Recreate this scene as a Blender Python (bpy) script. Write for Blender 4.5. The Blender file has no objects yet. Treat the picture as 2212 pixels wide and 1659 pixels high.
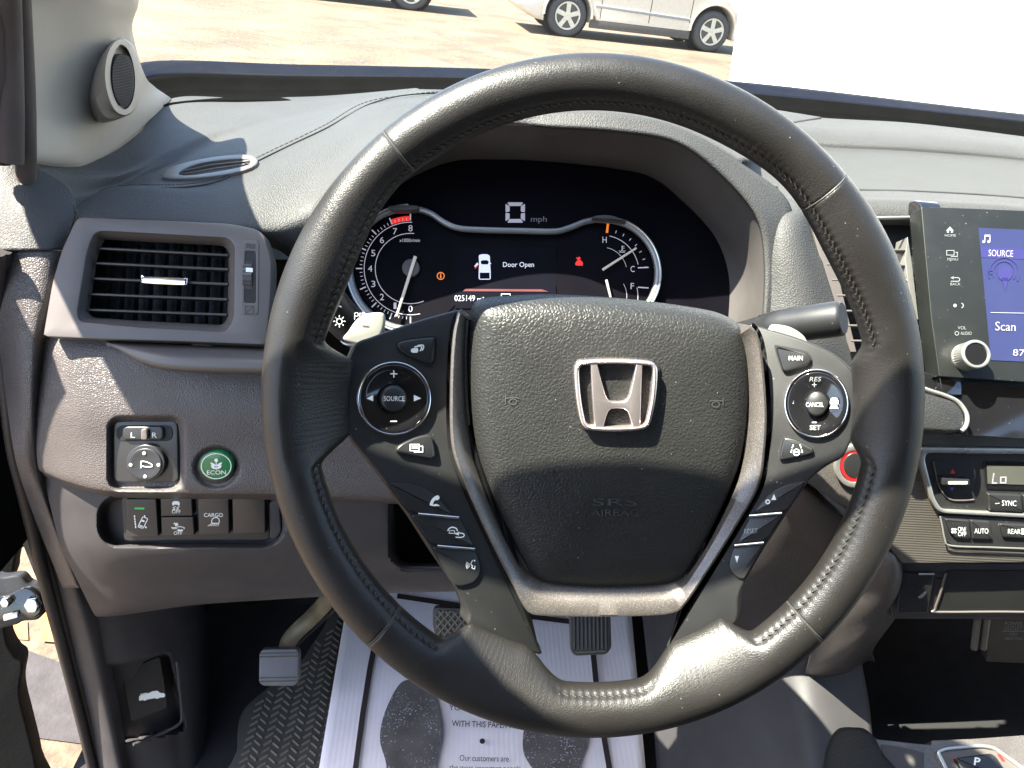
import bpy, bmesh, math, random
import numpy as np
from mathutils import Vector, Matrix
random.seed(7)
SC = bpy.context.scene
COL = SC.collection
rad = math.radians

# ------------------------------------------------------------------ camera
FPX, CX, CY = 1661.0, 1106.0, 829.5          # focal length and centre of a 2212 x 1659 picture
CAM = Vector((0, 0, 1.45))
PITCH, ROLL = rad(-30), rad(1.0)
Fw = Vector((0, math.cos(PITCH), math.sin(PITCH)))
R0 = Vector((1, 0, 0)); U0 = R0.cross(Fw)
Rt = R0 * math.cos(ROLL) + U0 * math.sin(ROLL)
Up = U0 * math.cos(ROLL) - R0 * math.sin(ROLL)
cd = bpy.data.cameras.new('camera'); co = bpy.data.objects.new('camera', cd); COL.objects.link(co)
cd.sensor_width = 36; cd.lens = FPX / 2212 * 36; cd.clip_start = 0.02; cd.clip_end = 500
co.matrix_world = Matrix.Translation(CAM) @ Matrix((Rt, Up, -Fw)).transposed().to_4x4()
SC.camera = co

# ------------------------------------------------------------------ light
SUN = Vector((-0.46, -0.10, 0.88)).normalized()     # towards the sun
SUN_STRENGTH, SKY_STRENGTH, EXPOSURE = 4.8, 0.095, 3.0
w = bpy.data.worlds.new('World'); SC.world = w; w.use_nodes = True
nt = w.node_tree; bg = nt.nodes['Background']
sky = nt.nodes.new('ShaderNodeTexSky'); sky.sky_type = 'NISHITA'; sky.sun_disc = False
sky.sun_elevation = math.asin(SUN.z); sky.sun_rotation = math.atan2(SUN.x, SUN.y)
sky.dust_density = 1.5
nt.links.new(sky.outputs[0], bg.inputs[0]); bg.inputs[1].default_value = SKY_STRENGTH
sl = bpy.data.lights.new('sun', 'SUN'); sl.energy = SUN_STRENGTH; sl.angle = rad(0.55); sl.color = (1, 0.93, 0.82)
so = bpy.data.objects.new('sun', sl); COL.objects.link(so); so.location = (-5, 2, 10)
so.rotation_euler = SUN.to_track_quat('Z', 'Y').to_euler()
SC.view_settings.view_transform = 'Standard'; SC.view_settings.look = 'None'
SC.view_settings.exposure = EXPOSURE; SC.view_settings.gamma = 1
SC.cycles.max_bounces = 10; SC.cycles.transparent_max_bounces = 16; SC.cycles.sample_clamp_indirect = 6
SC.cycles.use_denoising = True

# ------------------------------------------------------------------ points
def ray(x, y): return Fw + Rt * ((x - CX) / FPX) + Up * ((CY - y) / FPX)
def W(x, y, d): return CAM + ray(x, y) * d
def V(p):
    if isinstance(p, Vector): return p
    return W(*p)
class Plane:
    def __init__(s, p0, n):
        s.p0 = p0; s.n = n.normalized(); s.s = 0.45 / FPX
        if s.n.dot(Fw) > 0: s.n = -s.n
    def at(s, x, y, h=0.0):
        r = ray(x, y)
        return CAM + r * ((s.p0 + s.n * h - CAM).dot(s.n) / r.dot(s.n))
def plane(x, y, d, elev, yaw=0):
    e, a = rad(elev), rad(yaw)
    return Plane(W(x, y, d), Vector((math.sin(a) * math.cos(e), -math.cos(a) * math.cos(e), math.sin(e))))
def plane3(a, b, c):
    a, b, c = V(a), V(b), V(c)
    return Plane(a, (b - a).cross(c - a))
def shift(pl, h): return Plane(pl.p0 + pl.n * h, pl.n)

# ------------------------------------------------------------------ materials
def mat(name, col, rough=0.5, metal=0.0, spec=0.5, grain=None, fine=None, var=0.12, dust=0.0, emit=None, coat=0.0, lines=None, flake=0.0, rv=0.05):
    m = bpy.data.materials.new(name); m.use_nodes = True
    n, l = m.node_tree.nodes, m.node_tree.links
    b = n['Principled BSDF']
    b.inputs['Roughness'].default_value = rough; b.inputs['Metallic'].default_value = metal
    b.inputs['Specular IOR Level'].default_value = spec; b.inputs['Coat Weight'].default_value = coat
    b.inputs['Coat Roughness'].default_value = 0.05
    if emit:
        b.inputs['Emission Color'].default_value = (*emit[0], 1); b.inputs['Emission Strength'].default_value = emit[1]
    tc = n.new('ShaderNodeTexCoord'); OB = tc.outputs['Object']
    def noise(scale, detail=3):
        t = n.new('ShaderNodeTexNoise'); t.inputs['Scale'].default_value = scale; t.inputs['Detail'].default_value = detail
        l.new(OB, t.inputs['Vector']); return t.outputs['Fac']
    def rng(src, a, b_, c, d):
        t = n.new('ShaderNodeMapRange'); l.new(src, t.inputs[0])
        for i, v in enumerate((a, b_, c, d)): t.inputs[i + 1].default_value = v
        return t.outputs[0]
    def mix(fac, a, b_):
        t = n.new('ShaderNodeMix'); t.data_type = 'RGBA'
        if isinstance(fac, float): t.inputs[0].default_value = fac
        else: l.new(fac, t.inputs[0])
        for i, v in ((6, a), (7, b_)):
            if isinstance(v, tuple): t.inputs[i].default_value = (*v, 1)
            else: l.new(v, t.inputs[i])
        return t.outputs[2]
    c = mix(rng(noise(24), 0.3, 0.7, 0, 1), tuple(x * (1 - var) for x in col), tuple(min(1, x * (1 + var)) for x in col))
    if flake:
        c = mix(rng(noise(2600, 0), 0.62, 0.75, 0, flake), c, (0.9, 0.8, 0.7))
    if dust:
        c = mix(rng(noise(620, 1), 0.775, 0.81, 0, dust * 0.55), c, (0.6, 0.58, 0.52))
    l.new(c, b.inputs['Base Color'])
    l.new(rng(noise(45), 0.3, 0.7, max(0.01, rough - rv), rough + rv), b.inputs['Roughness'])
    hs = None
    def bump(h, strength, dist):
        nonlocal hs
        t = n.new('ShaderNodeBump'); t.inputs['Strength'].default_value = strength; t.inputs['Distance'].default_value = dist
        l.new(h, t.inputs['Height'])
        if hs is not None: l.new(hs, t.inputs['Normal'])
        hs = t.outputs[0]
    if grain:                                        # leather grain: cells parted by grooves
        sc_, st, di = grain
        wn = n.new('ShaderNodeTexNoise'); wn.inputs['Scale'].default_value = sc_ * 0.55; l.new(OB, wn.inputs['Vector'])
        ad = n.new('ShaderNodeVectorMath'); ad.operation = 'MULTIPLY_ADD'
        ad.inputs[1].default_value = (1.1 / sc_,) * 3
        l.new(wn.outputs['Color'], ad.inputs[0]); l.new(OB, ad.inputs[2])
        vo = n.new('ShaderNodeTexVoronoi'); vo.feature = 'DISTANCE_TO_EDGE'; vo.inputs['Scale'].default_value = sc_
        l.new(ad.outputs[0], vo.inputs['Vector'])
        t = n.new('ShaderNodeMapRange'); t.interpolation_type = 'SMOOTHSTEP'
        l.new(vo.outputs['Distance'], t.inputs[0]); t.inputs[1].default_value = 0; t.inputs[2].default_value = 0.30
        bump(t.outputs[0], st, di)
    if fine:
        bump(noise(fine[0], 4), fine[1], fine[2])
    if lines:                                        # fine ribs across the panel
        wv = n.new('ShaderNodeTexWave'); wv.inputs['Scale'].default_value = lines[0]; wv.bands_direction = 'Z'
        l.new(OB, wv.inputs['Vector']); bump(wv.outputs['Fac'], lines[1], lines[2])
    if hs is not None: l.new(hs, b.inputs['Normal'])
    return m

M = {}
M['rim'] = mat('rim_leather', (0.0135, 0.0123, 0.0112), 0.41, spec=0.45, grain=(800, 0.17, 0.0005), fine=(90, 0.08, 0.0015), dust=0.4)
M['rimseam'] = mat('seam_thread', (0.035, 0.032, 0.03), 0.6, fine=(900, 0.4, 0.0005))
M['stitch'] = mat('stitch_thread', (0.030, 0.028, 0.025), 0.55, fine=(2000, 0.4, 0.0003))
M['pad'] = mat('airbag_vinyl', (0.020, 0.020, 0.019), 0.42, spec=0.35, grain=(400, 0.32, 0.0006), dust=0.5)
M['matt'] = mat('matt_black_plastic', (0.016, 0.016, 0.016), 0.42, fine=(1500, 0.15, 0.0003), dust=0.8)
M['button'] = mat('button_plastic', (0.018, 0.018, 0.018), 0.33, fine=(1500, 0.08, 0.0003), dust=0.4)
M['gloss'] = mat('gloss_black_plastic', (0.008, 0.008, 0.009), 0.09, coat=0.6, dust=0.8, var=0.02)
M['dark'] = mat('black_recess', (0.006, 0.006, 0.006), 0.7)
M['gun'] = mat('gunmetal_trim', (0.100, 0.089, 0.082), 0.36, metal=0.5, flake=0.25, fine=(1800, 0.08, 0.0003), dust=0.6)
M['gun_rib'] = mat('ribbed_gunmetal', (0.11, 0.10, 0.085), 0.42, metal=0.5, lines=(140, 0.35, 0.0006), dust=0.6)
M['emblem'] = mat('emblem_chrome', (0.66, 0.58, 0.56), 0.24, metal=0.86, var=0.02)
M['chrome'] = mat('chrome', (0.82, 0.80, 0.78), 0.09, metal=1.0, var=0.03)
M['satin'] = mat('satin_silver', (0.50, 0.49, 0.45), 0.30, metal=0.8, var=0.05)
M['dash'] = mat('dash_vinyl', (0.042, 0.0415, 0.040), 0.58, spec=0.35, rv=0.015, var=0.05, grain=(430, 0.45, 0.0006))
M['dash_s'] = mat('dash_smooth_vinyl', (0.041, 0.041, 0.039), 0.62, spec=0.3, rv=0.01, var=0.04, grain=(900, 0.12, 0.0004), dust=0.4)
M['bolster'] = mat('bolster_plastic', (0.062, 0.054, 0.050), 0.38, spec=0.5, grain=(520, 0.5, 0.0006))
M['lower'] = mat('lower_plastic', (0.038, 0.0355, 0.0365), 0.55, spec=0.35, grain=(900, 0.25, 0.0004))
M['bezel'] = mat('bezel_plastic', (0.088, 0.077, 0.070), 0.42, rv=0.02, var=0.05, fine=(1800, 0.12, 0.0003))
M['hood_in'] = mat('visor_plastic', (0.060, 0.054, 0.051), 0.6, fine=(1600, 0.2, 0.0003))
M['pillar'] = mat('pillar_trim', (0.43, 0.37, 0.30), 0.6, fine=(1500, 0.2, 0.0004), var=0.04)
M['seal'] = mat('rubber_seal', (0.018, 0.015, 0.014), 0.55, fine=(500, 0.2, 0.001))
M['carpet'] = mat('carpet', (0.012, 0.011, 0.012), 0.95, fine=(900, 0.8, 0.002))
M['rubber'] = mat('rubber', (0.048, 0.044, 0.038), 0.55, fine=(700, 0.3, 0.0006), dust=0.5)
M['matrib'] = mat('dusty_rubber_rib', (0.13, 0.115, 0.085), 0.7, fine=(700, 0.3, 0.0006))
M['paper'] = mat('white_paper', (0.88, 0.80, 0.80), 0.85, lines=None, fine=(260, 0.25, 0.001), var=0.04)
M['print'] = mat('black_print', (0.035, 0.022, 0.022), 0.8)
M['pedal'] = mat('pedal_metal', (0.12, 0.115, 0.12), 0.5, metal=0.3, fine=(900, 0.2, 0.0005))
M['arm'] = mat('worn_steel', (0.16, 0.13, 0.08), 0.6, metal=0.5, fine=(120, 0.5, 0.002), var=0.5)
M['ink'] = mat('white_lettering', (0.58, 0.60, 0.58), 0.5, emit=((0.9, 0.95, 0.92), 0.02), var=0.02)
M['inkdim'] = mat('grey_lettering', (0.16, 0.165, 0.165), 0.5, var=0.02)
M['inkmid'] = mat('mid_grey_lettering', (0.36, 0.37, 0.37), 0.5, var=0.02)
M['inkdark'] = mat('dark_lettering', (0.015, 0.015, 0.015), 0.5)
M['lens'] = mat('gauge_face', (0.0030, 0.0026, 0.0042), 0.5, spec=0.04)
M['panel'] = mat('display_glass', (0.003, 0.003, 0.006), 0.5, spec=0.04)
M['scrglass'] = mat('antiglare_glass', (0.009, 0.010, 0.009), 0.42, spec=0.4, dust=0.9, var=0.03)
M['edge'] = mat('door_edge_black', (0.006, 0.006, 0.006), 0.8, spec=0.1, fine=(200, 0.3, 0.001))
def glow(name, c, s=0.10): return mat(name, tuple(x * 0.3 for x in c), 0.5, emit=(c, s), var=0.02)
M['gwhite'] = glow('lit_white', (0.75, 0.70, 0.78), 0.055)
M['gtext'] = glow('lit_text', (0.85, 0.9, 1.0), 0.085)
M['gdim'] = glow('lit_dim', (0.5, 0.5, 0.55), 0.016)
M['gseg'] = glow('lit_segment', (0.62, 0.60, 0.72), 0.048)
M['gred'] = glow('lit_red', (1.0, 0.03, 0.02), 0.10)
M['gredd'] = mat('lit_red_dim', (0.06, 0.004, 0.004), 0.5, emit=((1.0, 0.05, 0.03), 0.018))
M['gorange'] = glow('lit_orange', (1.0, 0.25, 0.02), 0.10)
M['ggreen'] = glow('lit_green', (0.05, 0.6, 0.1), 0.05)
M['gblue'] = mat('lit_blue', (0.018, 0.022, 0.06), 0.45, spec=0.3, emit=((0.03, 0.05, 0.36), 0.023), var=0.03)
M['gblue2'] = mat('lit_violet', (0.02, 0.02, 0.07), 0.45, spec=0.3, emit=((0.09, 0.06, 0.60), 0.036), var=0.03)
M['gscr'] = glow('lit_screen_text', (0.72, 0.68, 0.72), 0.042)
M['gcar'] = glow('lit_car_white', (0.75, 0.8, 1.0), 0.10)
M['lcd'] = mat('lcd_face', (0.055, 0.056, 0.045), 0.4, emit=((0.2, 0.2, 0.16), 0.02))
M['green'] = mat('green_button', (0.012, 0.16, 0.045), 0.25, coat=0.3)
M['redring'] = glow('red_ring', (0.9, 0.02, 0.02), 0.07)
M['shine'] = mat('shifter_silver', (0.30, 0.30, 0.27), 0.35, metal=0.3, var=0.04)

# ------------------------------------------------------------------ objects
def thing(name, label, cat, loc, group=None, kind=None):
    o = bpy.data.objects.new(name, None); COL.objects.link(o); o.empty_display_size = 0.03
    o.location = V(loc); tag(o, label, cat, group, kind); return o
def tag(o, label=None, cat=None, group=None, kind=None):
    if label: o['label'] = label
    if cat: o['category'] = cat
    if group: o['group'] = group
    if kind: o['kind'] = kind
    return o
def wloc(o):
    v = Vector(o.location)
    return v
def obj(name, verts, faces, m, parent=None, smooth=35, label=None, solid=0, mats=None):
    me = bpy.data.meshes.new(name)
    me.from_pydata([tuple(v) for v in verts], [], [tuple(f) for f in faces]); me.update()
    if smooth:
        me.polygons.foreach_set('use_smooth', [True] * len(me.polygons))
        me.set_sharp_from_angle(angle=rad(smooth))
    me.materials.append(m)
    o = bpy.data.objects.new(name, me); COL.objects.link(o)
    if parent is not None:
        o.parent = parent
        base = parent
        while base.parent is not None: base = base.parent
        if base is parent: o.matrix_parent_inverse = Matrix.Translation(-Vector(base.location))
    if label: o['label'] = label
    if solid:
        sd = o.modifiers.new('thick', 'SOLIDIFY'); sd.thickness = solid; sd.offset = -1
    return o

# ------------------------------------------------------------------ 2D outlines, in picture units
def cr(pts, n=6, closed=True):
    P = [tuple(map(float, p)) for p in pts]; out = []; N = len(P)
    rng_ = range(N) if closed else range(N - 1)
    for i in rng_:
        if closed: a, b, c, d = P[i - 1], P[i], P[(i + 1) % N], P[(i + 2) % N]
        else: a, b, c, d = P[max(i - 1, 0)], P[i], P[i + 1], P[min(i + 2, N - 1)]
        for k in range(n):
            t = k / n
            out.append(tuple(0.5 * (2 * b[j] + (c[j] - a[j]) * t + (2 * a[j] - 5 * b[j] + 4 * c[j] - d[j]) * t * t + (3 * b[j] - a[j] - 3 * c[j] + d[j]) * t ** 3) for j in range(len(b))))
    if not closed: out.append(P[-1])
    return out
def rnd(pts, r=4, n=5):
    out = []; N = len(pts)
    for i in range(N):
        a, b, c = Vector(pts[i - 1]), Vector(pts[i]), Vector(pts[(i + 1) % N])
        u, v = a - b, c - b
        rr = r[i] if isinstance(r, (list, tuple)) else r
        k = min(rr, u.length * 0.48, v.length * 0.48)
        if k < 0.01: out.append(tuple(b)); continue
        p, q = b + u.normalized() * k, b + v.normalized() * k
        for j in range(n + 1):
            t = j / n
            s = p * (1 - t) ** 2 + b * (2 * t * (1 - t)) + q * t * t
            out.append((s.x, s.y))
    return out
def ellp(cx, cy, a, b=None, n=48, t0=0, t1=360):
    b = a if b is None else b
    full = abs(t1 - t0) >= 360
    return [(cx + a * math.cos(rad(t0 + (t1 - t0) * i / (n if full else n - 1))), cy - b * math.sin(rad(t0 + (t1 - t0) * i / (n if full else n - 1)))) for i in range(n)]
def area(p): return 0.5 * sum(p[i - 1][0] * p[i][1] - p[i][0] * p[i - 1][1] for i in range(len(p)))
def inset(p, d):
    s = 1 if area(p) > 0 else -1; out = []; N = len(p)
    for i in range(N):
        a, b, c = Vector(p[i - 1]), Vector(p[i]), Vector(p[(i + 1) % N])
        u = (b - a); v = (c - b)
        if u.length < 1e-6: u = v
        if v.length < 1e-6: v = u
        if u.length < 1e-6: out.append(tuple(b)); continue
        u.normalize(); v.normalize()
        n1 = Vector((-u.y, u.x)) * s; n2 = Vector((-v.y, v.x)) * s
        m = n1 + n2
        if m.length < 1e-4: m = n1
        m.normalize(); k = d / max(0.45, m.dot(n1))
        q = b + m * k; out.append((q.x, q.y))
    return out
def polar(p, c, N=160):
    """resample an outline seen from c at N even angles"""
    P = np.array(p, float) - np.array(c); Q = np.roll(P, -1, 0); out = []
    for i in range(N):
        a = 2 * math.pi * i / N; dx, dy = math.cos(a), math.sin(a); best = 0
        cr1 = dx * P[:, 1] - dy * P[:, 0]; cr2 = dx * Q[:, 1] - dy * Q[:, 0]
        k = np.where(cr1 * cr2 <= 0)[0]
        for j in k:
            den = cr1[j] - cr2[j]
            t = 0.5 if abs(den) < 1e-9 else cr1[j] / den
            pt = P[j] + (Q[j] - P[j]) * t; rr = pt[0] * dx + pt[1] * dy
            best = max(best, rr)
        out.append((c[0] + dx * best, c[1] + dy * best))
    return out
def cen(p): return (sum(q[0] for q in p) / len(p), sum(q[1] for q in p) / len(p))

# ------------------------------------------------------------------ solids from outlines
def rings_mesh(rings, cap0=False, cap1=False, tip=None):
    vs = []; fs = []; N = len(rings[0])
    for r in rings: vs += r
    for k in range(len(rings) - 1):
        for i in range(N):
            j = (i + 1) % N
            fs.append((k * N + i, k * N + j, (k + 1) * N + j, (k + 1) * N + i))
    if cap0: fs.append(tuple(range(N - 1, -1, -1)))
    if tip is not None:
        vs.append(tip); t = len(vs) - 1; b = (len(rings) - 1) * N
        for i in range(N): fs.append((b + i, b + (i + 1) % N, t))
    elif cap1: fs.append(tuple((len(rings) - 1) * N + i for i in range(N)))
    return vs, fs
def fixn(vs, fs):
    """turn all faces of a solid the same way, outwards"""
    bm = bmesh.new(); bv = [bm.verts.new(v) for v in vs]
    for f in fs:
        try: bm.faces.new([bv[i] for i in f])
        except ValueError: pass
    bm.verts.ensure_lookup_table(); bmesh.ops.recalc_face_normals(bm, faces=bm.faces)
    bm.verts.index_update()
    V_ = [v.co.copy() for v in bm.verts]; F_ = [tuple(x.index for x in f.verts) for f in bm.faces]; bm.free()
    return V_, F_
def plate(name, pts, pl, m, parent=None, h=0.002, t=0.004, bev=2.0, dome=0.0, label=None, c=None, dn=6, pw=2.2, smooth=35):
    """outline -> solid with a rounded front edge; dome raises the middle of the face"""
    pts = list(pts); bh = min(bev * pl.s, abs(t) * 0.8)
    rings = [[pl.at(x, y, h) - pl.n * t for x, y in pts]]
    for k in range(4):
        a = k / 3 * math.pi / 2
        ins = inset(pts, bev * (1 - math.cos(a))) if bev else pts
        rings.append([pl.at(x, y, h) - pl.n * bh * (1 - math.sin(a)) for x, y in ins])
        if not bev: break
    if dome:
        c = c or cen(pts); base = inset(pts, bev) if bev else pts
        for k in range(1, dn):
            q = 1 - k / dn
            rings.append([pl.at(c[0] + (x - c[0]) * q, c[1] + (y - c[1]) * q, h) + pl.n * dome * (1 - q ** pw) for x, y in base])
        vs, fs = rings_mesh(rings, True, False, pl.at(c[0], c[1], h) + pl.n * dome)
    else: vs, fs = rings_mesh(rings, True, True)
    vs, fs = fixn(vs, fs)
    return obj(name, vs, fs, m, parent, smooth, label)
def frame(name, outer, inner, pl, m, parent=None, h=0.002, t=0.006, bev=2.0, N=160, c=None, h_in=None, label=None, crown=0.0, skip=None):
    """a rim between two outlines, both seen from one centre"""
    c = c or cen(inner); O = polar(outer, c, N); I = polar(inner, c, N); h_in = h if h_in is None else h_in
    bh = bev * pl.s; O1 = inset(O, bev); I1 = inset(I, -bev)
    md = [((a[0] + b[0]) / 2, (a[1] + b[1]) / 2) for a, b in zip(O1, I1)]
    R_ = [[pl.at(x, y, h) - pl.n * t for x, y in O], [pl.at(x, y, h) - pl.n * bh for x, y in O],
          [pl.at(x, y, h) - pl.n * bh * 0.3 for x, y in inset(O, bev * 0.3)],
          [pl.at(x, y, h) for x, y in O1], [pl.at(x, y, (h + h_in) / 2 + crown) for x, y in md], [pl.at(x, y, h_in) for x, y in I1],
          [pl.at(x, y, h_in) - pl.n * bh * 0.3 for x, y in inset(I, -bev * 0.3)],
          [pl.at(x, y, h_in) - pl.n * bh for x, y in I], [pl.at(x, y, h_in) - pl.n * t for x, y in I]]
    vs, fs = rings_mesh(R_ + [R_[0]])
    n0 = len(O) * (len(R_)); vs = vs[:n0]; fs = [tuple(i % n0 if i >= n0 else i for i in f) for f in fs]
    if skip:
        bad = lambda i: skip[0] <= 360 * (i % len(O)) / len(O) <= skip[1]
        fs = [f for f in fs if not all(bad(i) for i in f)]
        e0 = int(math.ceil(skip[0] / 360 * len(O))); e1 = int(math.floor(skip[1] / 360 * len(O)))
        for e in (e0, e1): fs.append(tuple(k * len(O) + e for k in range(len(R_))))
    vs, fs = fixn(vs, fs)
    return obj(name, vs, fs, m, parent, 40, label)
def grid(name, rows, m, parent=None, nu=8, nv=8, dents=(), solid=0.004, label=None, smooth=50, fn=None):
    """smooth skin through rows of (x, y, depth) points; dents push places away from the eye"""
    rows = [[p if not isinstance(p, Vector) else unw(p) for p in r] for r in rows]
    R1 = [cr(r, nu, False) for r in rows]; colsN = len(R1[0])
    C = [cr([r[i] for r in R1], nv, False) for i in range(colsN)]
    nr = len(C[0]); vs = []; fs = []
    for j in range(nr):
        for i in range(colsN):
            x, y, d = C[i][j]
            for f, dep, soft in dents:
                s = f(x, y); k = min(1, max(0, 0.5 - s / soft)); d += dep * k * k * (3 - 2 * k)
            if fn: d += fn(x, y)
            vs.append(W(x, y, d))
    for j in range(nr - 1):
        for i in range(colsN - 1):
            a = j * colsN + i; fs.append((a, a + 1, a + colsN + 1, a + colsN))
    tot = 0
    for f in fs[::7]:
        a, b, c = vs[f[0]], vs[f[1]], vs[f[2]]; tot += (b - a).cross(c - a).dot(a - CAM)
    if tot > 0: fs = [f[::-1] for f in fs]
    return obj(name, vs, fs, m, parent, smooth, label, solid)
def unw(p):
    q = p - CAM; d = q.dot(Fw)
    return (CX + FPX * q.dot(Rt) / d, CY - FPX * q.dot(Up) / d, d)
def sdbox(cx, cy, hx, hy, r, rot=0):
    ca, sa = math.cos(rad(rot)), math.sin(rad(rot))
    def f(x, y):
        x, y = x - cx, y - cy; x, y = x * ca + y * sa, -x * sa + y * ca
        qx, qy = abs(x) - hx + r, abs(y) - hy + r
        return math.hypot(max(qx, 0), max(qy, 0)) + min(max(qx, qy), 0) - r
    return f
def tube_mesh(P, Rr, n=12, caps=True, flat=1.0, upv=None):
    P = [V(p) for p in P]; N = len(P); rings = []
    Rr = Rr if isinstance(Rr, (list, tuple)) else [Rr] * N
    prev = upv
    for i in range(N):
        t = (P[min(i + 1, N - 1)] - P[max(i - 1, 0)]).normalized()
        if prev is None: prev = Vector((0, 0, 1)) if abs(t.z) < 0.9 else Vector((1, 0, 0))
        u = (prev - t * prev.dot(t)).normalized(); v = t.cross(u); prev = u
        rings.append([P[i] + (u * math.cos(2 * math.pi * k / n) * flat + v * math.sin(2 * math.pi * k / n)) * Rr[i] for k in range(n)])
    return rings_mesh(rings, caps, caps)
def tube(name, P, Rr, m, parent=None, n=12, flat=1.0, upv=None, label=None):
    vs, fs = tube_mesh(P, Rr, n, True, flat, upv); vs, fs = fixn(vs, fs)
    return obj(name, vs, fs, m, parent, 45, label)
def joinm(parts):
    vs, fs = [], []
    for v, f in parts:
        o = len(vs); vs += list(v); fs += [tuple(i + o for i in q) for q in f]
    return vs, fs
def box_mesh(c, sx, sy, sz, R_=None):
    c = Vector(c); vs = []
    for x in (-1, 1):
        for y in (-1, 1):
            for z in (-1, 1):
                v = Vector((x * sx / 2, y * sy / 2, z * sz / 2)); vs.append(c + (R_ @ v if R_ else v))
    return vs, [(0, 1, 3, 2), (4, 6, 7, 5), (0, 4, 5, 1), (2, 3, 7, 6), (0, 2, 6, 4), (1, 5, 7, 3)]

# ------------------------------------------------------------------ lettering and marks
_tx = {}
def text_shape(s, bold=0.0):
    bold -= 0.014; k = (s, bold)
    if k not in _tx:
        cu = bpy.data.curves.new('t', 'FONT'); cu.body = s; cu.resolution_u = 3; cu.offset = bold; cu.fill_mode = 'FRONT'
        o = bpy.data.objects.new('t', cu); COL.objects.link(o)
        me = bpy.data.meshes.new_from_object(o.evaluated_get(bpy.context.evaluated_depsgraph_get()))
        vs = [(v.co.x, v.co.y) for v in me.vertices]; fs = [tuple(p.vertices) for p in me.polygons]
        bpy.data.objects.remove(o); bpy.data.curves.remove(cu); bpy.data.meshes.remove(me)
        _tx[k] = (vs, fs)
    return _tx[k]
class Ink:
    def __init__(s): s.v = []; s.f = []
    def poly(s, p):
        o = len(s.v); s.v += [tuple(q) for q in p]; s.f.append(tuple(range(o, o + len(p)))); return s
    def line(s, p, w, closed=False):
        P = [Vector(q) for q in p]; N = len(P)
        A = []; B = []
        for i in range(N):
            a = P[i - 1] if (i or closed) else P[i]; c = P[(i + 1) % N] if (i < N - 1 or closed) else P[i]
            u = (P[i] - a); v = (c - P[i])
            u = u.normalized() if u.length > 1e-6 else v.normalized(); v = v.normalized() if v.length > 1e-6 else u
            m = Vector((-u.y - v.y, u.x + v.x))
            m = m.normalized() if m.length > 1e-4 else Vector((-u.y, u.x))
            k = w / 2 / max(0.5, m.dot(Vector((-u.y, u.x))))
            A.append(P[i] + m * k); B.append(P[i] - m * k)
        o = len(s.v); s.v += [tuple(q) for q in A] + [tuple(q) for q in B]
        for i in range(N if closed else N - 1):
            j = (i + 1) % N; s.f.append((o + i, o + j, o + N + j, o + N + i))
        return s
    def disc(s, x, y, r, r2=None, n=20): return s.poly(ellp(x, y, r, r2, n))
    def ring(s, x, y, r, w, r2=None, n=28, t0=0, t1=360):
        return s.line(ellp(x, y, r, r2, n, t0, t1), w, closed=abs(t1 - t0) >= 360)
    def text(s, t, cx, cy, w, h, rot=0, shear=0, bold=0.012):
        vs, fs = text_shape(t, bold); a = np.array(vs); lo, hi = a.min(0), a.max(0)
        ca, sa = math.cos(rad(rot)), math.sin(rad(rot)); o = len(s.v)
        for x, y in vs:
            u = ((x - lo[0]) / max(1e-6, hi[0] - lo[0]) - 0.5) * w; v = ((y - lo[1]) / (hi[1] - lo[1]) - 0.5) * h
            u += shear * v
            s.v.append((cx + u * ca + v * sa, cy + u * sa - v * ca))
        s.f += [tuple(i + o for i in f) for f in fs]; return s
    def make(s, name, pl, m, parent, h=0.0004, label=None, fn=None):
        vs = [(fn(x, y) if fn else pl.at(x, y, h)) for x, y in s.v]; fs = []
        for f in s.f:
            p = [s.v[i] for i in f]
            if len(set(f)) < 3: continue
            fs.append(f if area(p) < 0 else f[::-1])
        return obj(name, vs, fs, m, parent, 0, label)
class LPlane:                                         # a flat working frame in metres
    def __init__(s, o, ex, ey, n): s.o, s.ex, s.ey, s.n, s.s = o, ex, ey, n, 1.0
    def at(s, x, y, h=0.0): return s.o + s.ex * x + s.ey * y + s.n * h
X3, Y3, Z3 = Vector((1, 0, 0)), Vector((0, 1, 0)), Vector((0, 0, 1))
G0, GS = Vector((0, 0, -0.02)), -0.0985               # the lot falls away to the right
GN = Vector((-GS, 0, 1)).normalized()
def ground_at(x, y):
    r = ray(x, y); return CAM + r * ((G0 - CAM).dot(GN) / r.dot(GN))

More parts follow.
